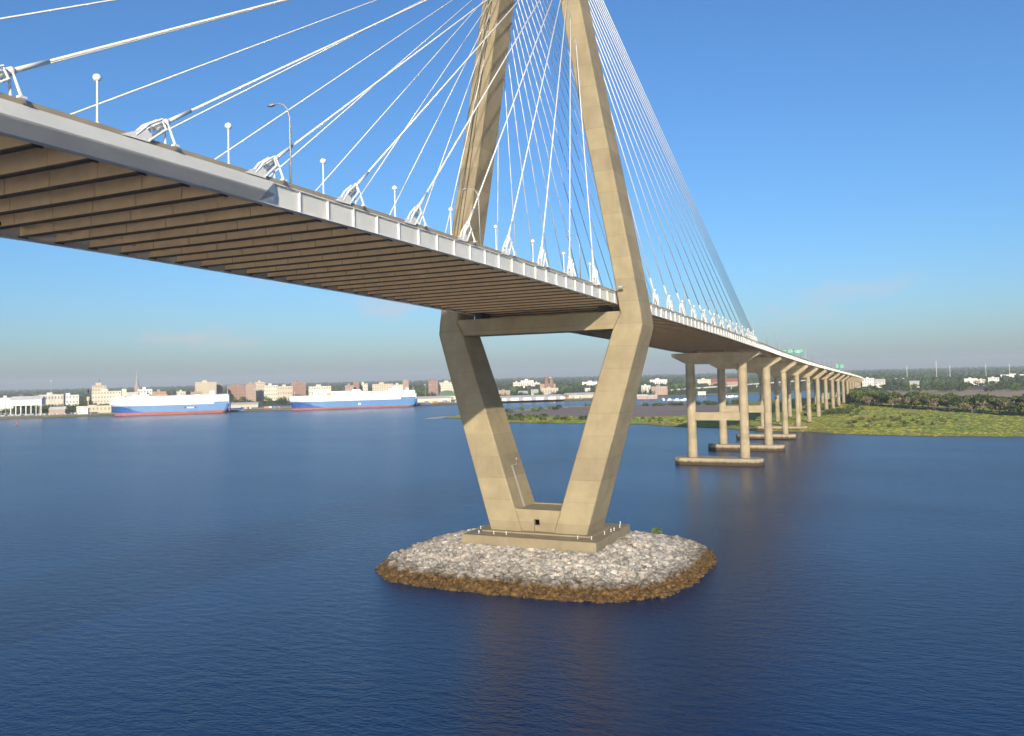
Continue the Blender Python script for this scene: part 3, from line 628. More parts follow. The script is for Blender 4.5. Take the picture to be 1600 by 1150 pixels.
RZQ = math.atan2(qd.y, qd.x)
def ship(s0, L, zr, zb, zw, label, style):
    root = empty('car_carrier_ship', quay(s0 + L / 2, -22, 0), RZQ); B = 15.5
    def out(xb, blunt, xs_, z, k=1.0):
        b = B * k; pts = [(xb, blunt * b), (xb + 0.02 * L, b * (0.25 + 0.65 * blunt)), (xb + 0.07 * L, b * (0.55 + 0.42 * blunt)), (xb + 0.16 * L, b * (0.85 + 0.15 * blunt)), (xb + 0.25 * L, b), (xs_ - 0.02 * L, b), (xs_, b * 0.9)]
        return [(x, -y, z) for x, y in pts] + [(x, y, z) for x, y in pts[::-1]]
    h = L / 2
    def lev(levels, name, mat, parent=root):
        m = MB(); m.loft([out(*a) for a in levels]); return m.build(name, mat, parent)
    lev([(-h + 3.5, 0.03, h - 9, -1.5, 0.9), (-h + 3.0, 0.03, h - 7, 0.5, 0.97), (-h + 4.2, 0.03, h - 4, zr)], 'boot_stripe', 'ship_red')
    hull = lev([(-h + 4.2, 0.03, h - 4, zr), (-h + 2.2, 0.10, h - 1, (zr + zb) / 2), (-h + 0.5, 0.30, h, zb)], 'hull', 'ship_blue')
    up = lev([(-h + 0.5, 0.32, h, zb + 0.01), (-h, 0.62, h, zb + 2.5), (-h, 0.72, h, zw)], 'upper_hull', 'ship_white')
    fl = MB()                                                     # darker painted bow flare, standing just proud of the hull
    lo = out(-h + 3.9, 0.03, h, zr + 0.01, 1.02)[:5]; mi = out(-h + 1.9, 0.10, h, (zr + zb) / 2, 1.02)[:4]; hi = out(-h + 0.2, 0.30, h, zb - 0.02, 1.02)[:3]
    fl.add(lo + mi + hi, [(0, 1, 6, 5), (1, 2, 7, 6), (2, 3, 8, 7), (3, 4, 8), (5, 6, 10, 9), (6, 7, 11, 10), (7, 8, 11)]); fl.build('bow_paint', 'ship_dark_blue', hull)
    def bx(name, mat, x0, x1, y0, y1, z0, z1, par=root):
        m = MB(); m.box(x0, x1, y0, y1, z0, z1); return m.build(name, mat, par)
    bx('stern_panel', 'ship_blue', h * 0.74, h * 0.985, -B - 0.06, -B - 0.01, zb + 0.05, zb + 3.2, up)
    rp = MB(); rp.hexa([(h - 2, -9, 4.5), (h + 24, -7, 1.6), (h + 24, -1, 1.6), (h - 2, 1, 4.5)], [(h - 2, -9, 6.5), (h + 24, -7, 3.0), (h + 24, -1, 3.0), (h - 2, 1, 6.5)]); rp.build('stern_ramp', 'ship_dark_blue', root)
    bx('ramp_frame', 'ship_dark_blue', h + 0.02, h + 1.4, -13, 10, 2.5, zb + 4)
    if style == 1:
        bx('deckhouse', 'ship_white', -h * 0.62, -h * 0.36, -12, 12, zw, zw + 3.2); bx('bridge_wing', 'ship_white', -h * 0.5, -h * 0.40, -14.5, 14.5, zw + 3.2, zw + 5.6)
        bx('hatch_cover', 'orange_paint', -h * 0.22, -h * 0.06, -10, -3, zw, zw + 3.0); bx('lifeboat', 'orange_paint', -h * 0.34, -h * 0.24, -14, -11, zw + 0.4, zw + 2.2)
        bx('funnel', 'ship_white', h * 0.66, h * 0.74, -4, 4, zw, zw + 6.2); bx('vent_house', 'ship_white', h * 0.12, h * 0.16, -12, -9, zw, zw + 2.2); bx('vent_house', 'ship_white', -h * 0.88, -h * 0.78, -8, 8, zw, zw + 1.5)
        bx('pilot_door', 'opening_dark', h * 0.235, h * 0.275, -B - 0.09, -B - 0.01, 8.8, 10.6, hull); bx('pilot_door', 'opening_dark', h * 0.40, h * 0.44, -B - 0.09, -B - 0.01, 8.8, 10.6, hull)
        bx('side_ramp', 'ship_white', h * 0.277, h * 0.398, -B - 0.2, -B - 0.01, 8.6, 10.2, hull)
        bx('stern_opening', 'opening_dark', h * 0.80, h * 0.87, -B - 0.12, -B - 0.062, zb + 2.2, zb + 3.0, up); bx('vent_house', 'ship_white', h * 0.4, h * 0.5, -6, 6, zw, zw + 1.2)
    else:
        bx('deckhouse', 'ship_white', -h * 0.64, h * 0.12, -13, 13, zw, zw + 6.5); bx('bridge_wing', 'ship_white', -h * 0.66, -h * 0.5, -15, 15, zw + 6.5, zw + 10.5)
        bx('upper_deckhouse', 'ship_white', h * 0.12, h * 0.98, -13, 13, zw, zw + 5.0)
        for q in (-0.57, -0.54, -0.5, -0.33, -0.3, -0.1, -0.02, 0.05, 0.25, 0.28, 0.40, 0.45): bx('opening', 'opening_dark', h * q, h * (q + 0.016), -13.12, -13.0, zw + 1.6, zw + 3.4)
        bx('lifeboat', 'orange_paint', -h * 0.43, -h * 0.36, -14.6, -13.15, zw + 1.6, zw + 3.6)
        bx('funnel', 'ship_white', h * 0.62, h * 0.70, -4, 4, zw + 5, zw + 12); bx('vent_house', 'ship_white', h * 0.55, h * 0.76, -8, 8, zw + 5, zw + 8); bx('vent_house', 'ship_white', h * 0.84, h * 0.88, -8, 8, zw + 5, zw + 9); bx('vent_house', 'ship_white', -h * 0.02, h * 0.1, -8, 8, zw + 6.5, zw + 8.5)
        bx('loading_hatch', 'ship_white', h * 0.06, h * 0.10, -B - 0.09, -B - 0.01, 5.5, 8.5, hull)
        bx('stern_opening', 'opening_dark', h * 0.90, h * 0.935, -B - 0.12, -B - 0.062, zb + 1.6, zb + 2.6, up)
    ms = MB(); ms.tube([(-h * 0.92, 0, zw), (-h * 0.92, 0, zw + 8)], [0.3, 0.15], 6); ms.build('mast', 'ship_white', root)
    ms = MB(); ms.tube([(h * 0.97, 0, zw + (0 if style == 1 else 5)), (h * 0.97, 0, zw + 10)], [0.3, 0.15], 6); ms.tube([(h * 0.97, -2, zw + 8), (h * 0.97, 2, zw + 8)], 0.12, 6); ms.build('mast', 'ship_white', root)
    rl = MB()
    for sy in (-1, 1):
        for zz in (0.6, 1.1): rl.tube([(-h * 0.97, sy * (B - 4), zw + zz), (-h * 0.7, sy * (B - 0.3), zw + zz), (h * 0.97, sy * (B - 0.3), zw + zz)], 0.06, 4)
    rl.build('railing', 'ship_white', root)
    return tag(root, label, 'ship')
ship(-231, 163, 4.2, 14.0, 27.0, 'blue and white car carrier ship with plain white side, left of the two', 1)
ship(20, 195, 2.6, 12.5, 21.0, 'blue and white car carrier ship with long deckhouse, right of the two', 2)

def building(px0, px1, ytop, R, mat, label, depth=30, roof='flat', bands=0, roofmat='grey_roof', name='building', cat='building', extra=None, z0=2.0, rz=None):
    pc_ = azr((px0 + px1) / 2, R); w = (px1 - px0) / FPX * R; h = zat((px0 + px1) / 2, ytop, R) - z0
    rot = (face_cam(pc_) + math.pi / 2 if rz is None else rz); root = empty(name, (pc_.x, pc_.y, z0), rot); hw = w / 2; hd = depth / 2
    if roof == 'gable':
        eh = h * 0.62; m = MB(); m.box(-hw, hw, -hd, hd, 0, eh); wo = m.build('wall', mat, root)
        m = MB(); m.add([(-hw - 0.5, -hd - 0.6, eh), (hw + 0.5, -hd - 0.6, eh), (hw + 0.5, hd + 0.6, eh), (-hw - 0.5, hd + 0.6, eh), (-hw - 0.5, 0, h), (hw + 0.5, 0, h)], [(0, 1, 5, 4), (2, 3, 4, 5), (0, 4, 3), (1, 2, 5), (0, 3, 2, 1)]); m.build('roof', roofmat, root)
        eh_ = eh
    else:
        m = MB(); m.box(-hw, hw, -hd, hd, 0, h - 0.6); wo = m.build('wall', mat, root)
        m = MB(); m.box(-hw - 0.3, hw + 0.3, -hd - 0.3, hd + 0.3, h - 0.6, h); ro = m.build('roof', roofmat, root)
        if w > 12: m = MB(); m.box(-hw * 0.35, hw * 0.1, -hd * 0.4, hd * 0.4, h, h + min(4, h * 0.12)); m.build('plant_room', mat, ro)
        eh_ = h - 0.6
    for i in range(bands):
        zz = (i + 0.45) * eh_ / bands
        nb = max(2, int(w / 5))
        for j in range(nb):
            x0 = -hw + (j + 0.22) * w / nb; m = MB(); m.box(x0, x0 + 0.42 * w / nb, -hd - 0.12, -hd - 0.004, zz, zz + 0.36 * eh_ / bands); m.build('window', 'window_glass', wo)
    if extra: extra(root, hw, hd, h)
    return tag(root, label, cat)
def shed_doors(root, hw, hd, h):
    for i in range(5):
        x = -hw + (i + 0.5) * 2 * hw / 5; m = MB(); m.box(x - 4, x + 4, -hd - 0.15, -hd - 0.004, 0, 5.5); m.build('shutter_door', 'galvanised', root)
p_ = quay(410, 40); building(776, 876, 617.5, 1430, 'white_wall', 'long low white warehouse with grey shutter doors on the quay edge', 40, 'gable', 0, 'pale_roof', 'warehouse', 'warehouse', shed_doors, 3.4, RZQ)
building(880, 936, 613.5, 1500, 'beige_wall', 'long pale-roofed warehouse behind the containers at the right end of the quay', 34, 'gable', 0, 'pale_roof', 'warehouse', 'warehouse', None, 3.4, RZQ)
building(648, 700, 619.0, 1470, 'cream_wall', 'low cream warehouse right of the second ship', 34, 'gable', 0, 'pale_roof', 'warehouse', 'warehouse', None, 3.4, RZQ)
building(358, 400, 627.5, 1460, 'beige_wall', 'low tan transit shed between the two ships', 30, 'gable', 0, 'pale_roof', 'warehouse', 'warehouse', None, 3.4, RZQ)
building(126, 170, 631.0, 1440, 'beige_wall', 'low tan shed on the quay just left of the first ship', 22, 'flat', 1, 'pale_roof', 'warehouse', 'warehouse', None, 3.4, RZQ)
building(123, 136, 634.5, 1405, 'white_wall', 'small white two-storey office on the quay left of the first ship', 10, 'flat', 2, 'pale_roof', 'office', 'building', None, 3.4, RZQ)
building(80, 100, 632.0, 1450, 'rose_wall', 'small pinkish shed among the light masts on the left quay', 16, 'gable', 0, 'pale_roof', 'warehouse', 'warehouse', None, 3.4, RZQ)
def legs(root, hw, hd, h):
    for i in range(7):
        m = MB(); x = -hw + 1 + i * (2 * hw - 2) / 6; m.box(x - 0.6, x + 0.6, -hd + 0.5, -hd + 1.7, -14, 0); m.build('post', 'white_wall', root)
building(24, 62, 617.5, 1480, 'white_wall', 'white open-sided shed roof raised on tall posts at the far left quay', 24, 'gable', 0, 'pale_roof', 'canopy_shed', 'shed', legs, 17.5, RZQ)
B_ = [
 (0, 17, 619.5, 1650, 'white_wall', 'flat white building at the far left edge of the skyline', 0), (64, 94, 615.2, 1750, 'cream_wall', 'long cream low-rise with brown gaps left of the stepped beige block', 2),
 (95, 119, 615.8, 1760, 'white_wall', 'pale low-rise with windows between the masts left of the stepped block', 3), (147, 184, 610.5, 1800, 'cream_wall', 'wide cream podium block below the stepped tower block', 4),
 (190, 196, 607.5, 1700, 'cream_wall', 'slim cream tower between podium block and church steeple', 0), (198, 212, 612.0, 1780, 'beige_wall', 'low beige house row left of the church steeple', 2),
 (216, 235, 607.8, 1800, 'white_wall', 'white block with rooftop plant right of the church steeple', 3), (239, 257, 611.0, 1700, 'rose_wall', 'low reddish building behind the deck of the first ship', 2),
 (276, 288, 611.0, 1900, 'cream_wall', 'small cream building left of the tall beige slab', 2), (298, 314, 611.5, 1700, 'rose_wall', 'low pinkish building in front of the tall beige slab', 2),
 (306, 335, 597.6, 1950, 'beige_wall', 'tall beige slab block behind the stern of the first ship', 9), (337, 346, 601.0, 2000, 'rose_wall', 'narrow reddish block just right of the tall beige slab', 6),
 (355, 383, 602.0, 2050, 'brick_wall', 'wide brick block between the beige slab and the second ship', 5), (384, 398, 599.5, 2000, 'rose_wall', 'brick block with rooftop box, left of the grey-windowed block', 6),
 (398, 412, 597.5, 2080, 'beige_wall', 'taller grey-beige block with rooftop mast left of the second ship', 6), (412, 432, 602.0, 2000, 'cream_wall', 'cream block left of the bow of the second ship', 4),
 (433, 455, 603.5, 1950, 'beige_wall', 'low beige block directly behind the bow of the second ship', 3), (455, 476, 597.5, 2050, 'brick_wall', 'brick block with stepped roof behind the bow of the second ship', 6),
 (482, 515, 603.5, 1900, 'cream_wall', 'cream low-rise behind the bridge of the second ship', 3), (538, 551, 602.0, 2000, 'rose_wall', 'reddish block behind the middle of the second ship', 5),
 (551, 560, 597.5, 2050, 'brick_wall', 'darker brick block behind the middle of the second ship', 6), (560, 573, 599.5, 2080, 'cream_wall', 'cream block right of the brick block behind the second ship', 5),
 (581, 612, 600.0, 2000, 'beige_wall', 'long beige block behind the stern half of the second ship', 5), (612, 628, 601.0, 2050, 'cream_wall', 'cream block left of the reddish tower', 5),
 (628, 637, 594.5, 2050, 'rose_wall', 'slim reddish tower block near the stern of the second ship', 8), (668, 683, 595.0, 2000, 'brick_wall', 'brick block with cream top, right of the second ship', 6),
 (683, 712, 597.5, 2050, 'cream_wall', 'yellowish stepped block behind the green arched hall', 5), (800, 812, 597.5, 2300, 'cream_wall', 'low cream wing left of the white domed hall', 2),
 (812, 832, 594.5, 2350, 'white_wall', 'white hall with raised centre seen between the tower legs', 1), (832, 842, 598.0, 2300, 'cream_wall', 'cream wing right of the white hall between the tower legs', 2),
 (842, 866, 600.0, 1850, 'rose_wall', 'reddish industrial block at the foot of the twin chimneys', 3), (776, 795, 610.0, 1700, 'rose_wall', 'long brick building with pale roof by the far tower leg', 2),
 (808, 822, 611.0, 1650, 'grey_roof', 'small grey-roofed house behind the white warehouse', 1), (828, 839, 608.5, 1650, 'cream_wall', 'cream house with little turret behind the white warehouse', 2),
 (845, 870, 606.5, 1700, 'beige_wall', 'beige workshop below the twin chimneys', 1), (912, 920, 606.5, 1750, 'white_wall', 'small white building left of the near tower leg', 2),
 (908, 936, 596.5, 2400, 'white_wall', 'white flat-roofed block far behind the near tower leg', 0), (1014, 1040, 593.0, 2300, 'white_wall', 'long white block among the trees right of the near tower leg', 1),
 (1000, 1014, 602.0, 1700, 'pale_roof', 'grey-roofed depot above the boatyard', 1), (1016, 1040, 603.5, 1650, 'rose_wall', 'brown-roofed depot at the end of the low white bridge', 1),
 (1088, 1108, 592.5, 2300, 'cream_wall', 'cream block between the columns of the first pier', 3), (1110, 1133, 591.5, 2300, 'brick_wall', 'red brick terrace seen left of the second pier column', 3), (1134, 1156, 591.0, 2350, 'rose_wall', 'red brick terrace seen between the second and first pier columns', 3),
 (1346, 1362, 590.0, 2100, 'white_wall', 'large white depot just right of the end of the viaduct', 2), (1366, 1379, 591.0, 1950, 'cream_wall', 'cream house right of the white depot beyond the field', 2), (1398, 1416, 589.5, 2300, 'white_wall', 'small row of white houses in the middle of the far right shore', 1),
 (1420, 1432, 593.0, 1900, 'cream_wall', 'low pale cabin in front of the row of white houses', 1), (1506, 1522, 589.0, 2100, 'white_wall', 'pale blue-white sheds left of the bright building at far right', 0), (1526, 1535, 590.0, 2000, 'cream_wall', 'bright cream building among trees at far right', 2), (1543, 1556, 587.5, 2150, 'white_wall', 'white building right of the bright cream one at far right', 2), (1566, 1600, 583.0, 2600, 'white_wall', 'long white terminal near the right edge of the picture', 0)]
for a in B_:
    building(a[0], a[1], a[2], a[3], a[4], a[5], 18 + (a[3] % 7) * 3, 'gable' if ('house' in a[5] or 'terrace' in a[5]) else 'flat', a[6], {'brick_wall': 'red_roof', 'rose_wall': 'red_roof'}.get(a[4], 'pale_roof') if 'terrace' in a[5] else ('grey_roof' if a[4] in ('brick_wall', 'rose_wall') else 'pale_roof'))
def stepped(root, hw, hd, h):
    m = MB(); m.box(-hw * 0.5, hw * 0.3, -hd * 0.7, hd * 0.7, h, h + 5); m.build('upper_storey', 'beige_wall', root); m = MB(); m.tube([(0, 0, h + 5), (0, 0, h + 12)], 0.4, 6); m.build('mast', 'dark_steel', root)
building(145, 163, 602.5, 1850, 'beige_wall', 'stepped beige tower block with roof mast left of the church steeple', 24, 'flat', 7, 'grey_roof', 'building', 'building', stepped)
# arched green-roofed hall
pc_ = azr(697, 1650); r = empty('arched_hall', (pc_.x, pc_.y, 2), face_cam(pc_) + math.pi / 2)
m = MB(); prof = [(-17 * math.cos(math.pi * i / 14), 7 + 11 * math.sin(math.pi * i / 14)) for i in range(15)]
m.loft([[(x, y, z) for x, z in prof] for y in (-14, 14)]); m.build('roof', 'green_roof', r); m = MB(); m.box(-16.5, 16.5, -13.5, 13.5, 0, 7); m.build('wall', 'cream_wall', r); m = MB(); m.box(-12, 12, -14.2, -13.51, 1, 5); m.build('window', 'window_glass', r)
tag(r, 'hall with dark green arched roof left of the far tower leg', 'building')
# church with steeple
pc_ = azr(213, 1850); r = empty('church', (pc_.x, pc_.y, 2), face_cam(pc_) + math.pi / 2)
m = MB(); m.box(-4.5, 4.5, -4.5, 4.5, 0, 38); m.build('bell_tower', 'rose_wall', r); m = MB(); m.lathe([(5.4, 38), (3.2, 44), (2.6, 50), (0.1, 74)], (0, 0, 0), 8); m.build('spire', 'grey_roof', r)
m = MB(); m.box(-7, 7, 4.6, 34, 0, 12); m.build('nave', 'rose_wall', r); m = MB(); m.add([(-7.5, 4.6, 12), (7.5, 4.6, 12), (7.5, 34, 12), (-7.5, 34, 12), (0, 4.6, 19), (0, 34, 19)], [(0, 1, 4), (1, 2, 5, 4), (3, 0, 4, 5), (2, 3, 5), (0, 3, 2, 1)]); m.build('roof', 'grey_roof', r)
tag(r, 'brick church with tall slender spire above the first ship', 'church')
# twin brick chimneys, control tower, light masts
for px, nm in ((852, 'left of the twin brick chimneys between the tower legs'), (860, 'right of the twin brick chimneys between the tower legs')):
    pc_ = azr(px, 1800); r = empty('chimney', (pc_.x, pc_.y, 2)); m = MB(); m.lathe([(4.2, 0), (3.6, 36)], (0, 0, 0), 16); m.build('shaft', 'brick_wall', r); m = MB(); m.lathe([(3.9, 36), (4.1, 37), (4.1, 39), (3.7, 40)], (0, 0, 0), 16); m.build('crown', 'brick_wall', r); tag(r, nm, 'chimney')
pc_ = azr(137, 1470); r = empty('control_tower', (pc_.x, pc_.y, 3.4)); m = MB(); m.lathe([(0.8, 0), (0.8, 17), (2.4, 19), (2.4, 24), (1.5, 25)], (0, 0, 0), 14); m.build('shaft', 'beige_wall', r)
m = MB(); m.tube([(0, 0, 25), (0, 0, 38)], [0.5, 0.2], 6); m.box(-0.9, 0.9, -0.9, 0.9, 31, 36); m.build('antenna', 'dark_steel', r); tag(r, 'slim tan tower with dark antenna left of the first ship', 'tower')
def mast_proto(h):
    r = empty('light_mast'); m = MB(); m.lathe([(0.42, 0), (0.3, h * 0.5), (0.2, h)], (0, 0, 0), 8); m.build('pole', 'galvanised', r)
    m = MB(); m.box(-1.8, 1.8, -0.3, 0.3, h - 0.4, h + 0.7); m.box(-0.3, 0.3, -1.8, 1.8, h + 0.71, h + 1.3); m.build('lamp_cluster', 'galvanised', r); return r
mp_ = mast_proto(30.0); used = False
MAST = [(8, 1500, 'at the left edge of the quay'), (32, 1520, 'above the white open-sided shed'), (55, 1440, 'right of the open-sided shed'), (61, 1425, 'close to the quay edge right of the open-sided shed'), (79, 1560, 'taller, of the pair above the pink shed', 1.7), (84, 1540, 'right of the pair above the pink shed'), (98, 1470, 'beside the small pink shed'), (384, 1500, 'left of the two in the gap between the ships'), (397, 1480, 'right of the two in the gap between the ships'), (663, 1480, 'beside the stern of the second ship'), (671, 1520, 'behind the cream warehouse right of the second ship'), (823, 1500, 'behind the middle of the white warehouse'), (858, 1480, 'in front of the twin chimneys', 1.25), (919, 1520, 'left of the two beside the near tower leg'), (929, 1500, 'right of the two beside the near tower leg'), (1024, 1600, 'right of the near tower leg above the boatyard'), (1132, 1750, 'between the columns of the second pier')]
for a in MAST:
    q = azr(a[0], a[1]); o = place(mp_, used, (q.x, q.y, 2.0), face_cam(q), (1, 1, a[3] if len(a) > 3 else 1)); used = True
    tag(o, 'slim grey floodlight mast ' + a[2], 'light mast', 'floodlight masts at the port')
am = empty('radio_mast'); m = MB()
for k in range(3): m.tube([(0.9 * math.cos(2.09 * k), 0.9 * math.sin(2.09 * k), 0), (0.5 * math.cos(2.09 * k), 0.5 * math.sin(2.09 * k), 56)], 0.18, 5)
m.build('lattice', 'white_wall', am); m = MB()
for i in range(18): z = 3 * i + 2; m.tube([(0.85, 0, z), (-0.45, 0.75, z + 1.5), (-0.45, -0.75, z + 3)], 0.1, 4)
m.build('bracing', 'white_wall', am); used = False
for px, R, nm in ((1415, 2400, 'leftmost'), (1461, 2250, 'second from the left'), (1482, 2500, 'third from the left'), (1538, 2700, 'fourth from the left'), (1575, 2500, 'rightmost')):
    q = azr(px, R); o = place(am, used, (q.x, q.y, 2), 0.3, (1, 1, 0.8 if px != 1461 else 1)); used = True; tag(o, 'pale lattice radio mast on the far right shore, ' + nm, 'mast', 'radio masts on the far right shore')
# parked cars in the port
CARS = []
for c_ in ('car_white', 'car_silver', 'car_dark', 'car_red'):
    m = MB(); m.loft([[(x, y, z) for x, z in ((-2.2, 0.3), (2.2, 0.3), (2.25, 0.7), (1.2, 0.95), (0.6, 1.45), (-1.2, 1.48), (-1.9, 1.0), (-2.25, 0.95))] for y in (0.88, -0.88)])
    for wx in (-1.35, 1.35):
        for wy in (-0.9, 0.75): m.loft([[(wx + 0.34 * math.cos(t), wy + dy, 0.34 + 0.34 * math.sin(t)) for t in [6.283 * i / 8 for i in range(8)]] for dy in (0.15, 0)])
    me_ = m.mesh('parked_car'); me_.materials.append(MATS[c_]); CARS.append(me_)
rd = random.Random(5)
for row in range(6):
    for i in range(34):
        s = -440 + i * 5.6 + rd.uniform(-0.4, 0.4); 
        if rd.random() < 0.22: continue
        k = rd.choices(range(4), (6, 3, 2, 0.6))[0]; o = link('parked_car', CARS[k], None); o.location = quay(s, 16 + row * 9, 3.4); o.rotation_euler = (0, 0, RZQ + math.pi / 2 + (0 if rd.random() < 0.5 else math.pi))
        tag(o, ('white', 'silver', 'dark', 'red')[k] + ' car in the rows parked on the quay left of the ships', 'car', 'cars parked on the quay')
ctm = MB(); ctm.box(-3, 3, -1.22, 1.22, 0, 2.6)
for i in range(5): ctm.box(-2.8 + i * 1.2, -2.4 + i * 1.2, -1.26, -1.221, 0.15, 2.45)
CT = []
for c_ in ('orange_paint', 'white_wall', 'beige_wall', 'ship_blue'):
    me_ = ctm.mesh('shipping_container'); me_.materials.append(MATS[c_]); CT.append(me_)
for i in range(46):
    k = rd.randrange(4); s, bk = (rd.uniform(480, 555), rd.uniform(10, 50)) if i < 22 else ((rd.uniform(240, 300), rd.uniform(14, 60)) if i < 36 else (rd.uniform(-55, 5), rd.uniform(10, 24)))
    o = link('shipping_container', CT[k], None); o.location = quay(s, bk, 3.4); o.rotation_euler = (0, 0, RZQ + rd.choice((0, 1.57)))
    tag(o, ('orange', 'white', 'tan', 'blue')[k] + ' shipping container on the quay ' + ('beyond the white warehouse' if i < 22 else 'between second ship and tower leg' if i < 36 else 'between the two ships'), 'container', 'containers on the quay')
# channel buoy
q = azr(26, 1180); r = empty('channel_buoy', (q.x, q.y, 0)); m = MB(); m.lathe([(1.3, -0.4), (1.3, 0.5), (0.9, 0.7)], (0, 0, 0), 12); m.build('float', 'ship_red', r); m = MB(); m.lathe([(0.8, 0.7), (0.3, 4.0), (0.4, 4.6)], (0, 0, 0), 8); m.build('cage', 'ship_red', r); tag(r, 'small red channel buoy on the water at far left', 'buoy')

# low white bridge behind the river, boatyard and boats
A_, Bq = Vector((1440, 398, 6)), Vector((2250, 180, 13)); r = empty('low_road_bridge', (0, 0, 0)); dv = (Bq - A_); nn = Vector((-dv.y, dv.x, 0)).normalized() * 6
m = MB(); m.hexa([A_ - nn, A_ + nn, Bq + nn, Bq - nn][::-1], [p__ + Vector((0, 0, 2.6)) for p__ in (A_ - nn, A_ + nn, Bq + nn, Bq - nn)][::-1]); m.build('deck', 'white_wall', r)
for i in range(12):
    p__ = A_ + dv * ((i + 0.5) / 12); m = MB(); m.lathe([(1.3, 0), (1.3, p__.z - 0.01)], (p__.x, p__.y, 0), 10); m.build('column', 'white_wall', r)
tag(r, 'long low white road bridge seen between the pier columns', 'bridge')
q = azr(1094, 1460); r = empty('river_pavilion', (q.x, q.y, 0), face_cam(q) + math.pi / 2)
for x in (-5, 0, 5): m = MB(); m.lathe([(0.5, -1), (0.5, 5)], (x, -3, 0), 8); m.build('post', 'rose_wall', r)
m = MB(); m.box(-6.5, 6.5, -5, 5, 5, 10); m.build('wall', 'cream_wall', r); m = MB(); m.box(-7.3, 7.3, -5.8, 5.8, 10, 11); m.build('roof', 'pale_roof', r); tag(r, 'cream pavilion raised on posts at the river between the first pier columns', 'building')
for px0, px1, yt, lb in ((993, 1008, 616.0, 'brown-red boathouse on the river bank beside the near tower leg'), (1009, 1024, 616.6, 'second boathouse with pale roof on the river bank right of the near tower leg')):
    building(px0, px1, yt, 1400, 'rose_wall', lb, 12, 'gable', 0, 'pale_roof', 'boathouse', 'building', None, 1.6)
bt = empty('motor_boat'); m = MB(); m.loft([[(-6, -1.6, 1.5), (-6, 1.6, 1.5), (-6, 1.2, -0.3), (-6, -1.2, -0.3)], [(1, -1.9, 1.7), (1, 1.9, 1.7), (1, 1.3, -0.3), (1, -1.3, -0.3)], [(6.5, -0.15, 2.1), (6.5, 0.15, 2.1), (5.6, 0.1, -0.3), (5.6, -0.1, -0.3)]]); m.build('hull', 'ship_white', bt)
m = MB(); m.hexa([(-3.5, -1.3, 1.55), (2.2, -1.2, 1.7), (2.2, 1.2, 1.7), (-3.5, 1.3, 1.55)], [(-3.2, -1.1, 3.6), (0.8, -1.0, 3.6), (0.8, 1.0, 3.6), (-3.2, 1.1, 3.6)]); m.build('cabin', 'ship_white', bt); used = False
for i, (px, R) in enumerate(((1131, 1465), (1136, 1450), (1141, 1475), (1147, 1455), (1152, 1470), (1157, 1460), (1044, 1350), (1033, 1365), (1054, 1340), (1066, 1345), (1074, 1352))):
    q = azr(px, R); o = place(bt, used, (q.x, q.y, 0), 0.5 + i * 0.9); used = True
    tag(o, 'white motor boat moored ' + ('among the cluster between the second and first pier columns' if i < 6 else 'along the boatyard left of the first pier'), 'boat', 'moored boats' if i < 6 else 'boatyard boats')

# ------------------------------------------------------------------ vegetation
def tree_proto(seed, H, cr, nleaf, ls, mat, bark='bark', open_=0.0, tname='leafy_tree'):
    rd = random.Random(seed); root = empty(tname); t = MB(); tips = []
    t.tube([(0, 0, -0.5), (rd.uniform(-0.2, 0.2), rd.uniform(-0.2, 0.2), H * 0.35), (rd.uniform(-0.5, 0.5), rd.uniform(-0.5, 0.5), H * 0.75)], [H * 0.028, H * 0.02, H * 0.008], 7)
    for k in range(9):
        a = rd.uniform(0, 6.28); z0 = H * rd.uniform(0.22, 0.6); q = cr * rd.uniform(0.45, 0.95); z1 = min(H * 0.93, z0 + H * rd.uniform(0.1, 0.36))
        tip = (q * math.cos(a), q * math.sin(a), z1); t.tube([(0, 0, z0), (tip[0] * 0.5, tip[1] * 0.5, z0 + (z1 - z0) * 0.65), tip], [H * 0.013, H * 0.009, H * 0.004], 5); tips.append(tip)
    tips += [(rd.uniform(-0.3, 0.3) * cr, rd.uniform(-0.3, 0.3) * cr, H * rd.uniform(0.72, 0.9)) for k in range(4)]
    t.build('trunk', bark, root); c = MB()
    for tip in tips:
        r = cr * rd.uniform(0.32, 0.52)
        for k in range(int(nleaf / len(tips) * (1 - open_ * rd.random()))):
            v = Vector((rd.gauss(0, 1), rd.gauss(0, 1), rd.gauss(0, 1))).normalized() * r * rd.random() ** 0.4
            leaf(c, (tip[0] + v.x, tip[1] + v.y, max(0.1 * H, tip[2] + v.z * 0.75)), ls, rd)
    c.build('crown', mat, root); return root
PR = [tree_proto(1, 10, 4.4, 900, 0.55, 'leaf_dark'), tree_proto(2, 11, 4.0, 900, 0.55, 'leaf_mid'), tree_proto(3, 9.5, 4.6, 800, 0.55, 'leaf_olive'), tree_proto(4, 9, 3.6, 260, 0.5, 'leaf_dry', 'pale_bark', 0.6, 'bare_tree'), tree_proto(5, 10.5, 4.8, 900, 0.55, 'leaf_bright'), tree_proto(6, 12, 3.8, 850, 0.5, 'leaf_dark')]
PU = [False] * 6
LBL = ['dark green', 'mid green', 'olive green', 'half-bare pale-branched', 'bright green', 'tall dark green']
def plant(k, x, y, z, sc, where, group):
    o = place(PR[k], PU[k], (x, y, z), rd.uniform(0, 6.28), sc); PU[k] = True
    tag(o, LBL[k] + ' tree ' + where, 'tree', group); return o
rd = random.Random(21)
BELT = [(1130, 10), (1000, -4), (900, -20), (850, -34), (780, -70), (715, -105), (650, -140), (610, -175), (575, -240), (545, -330)]
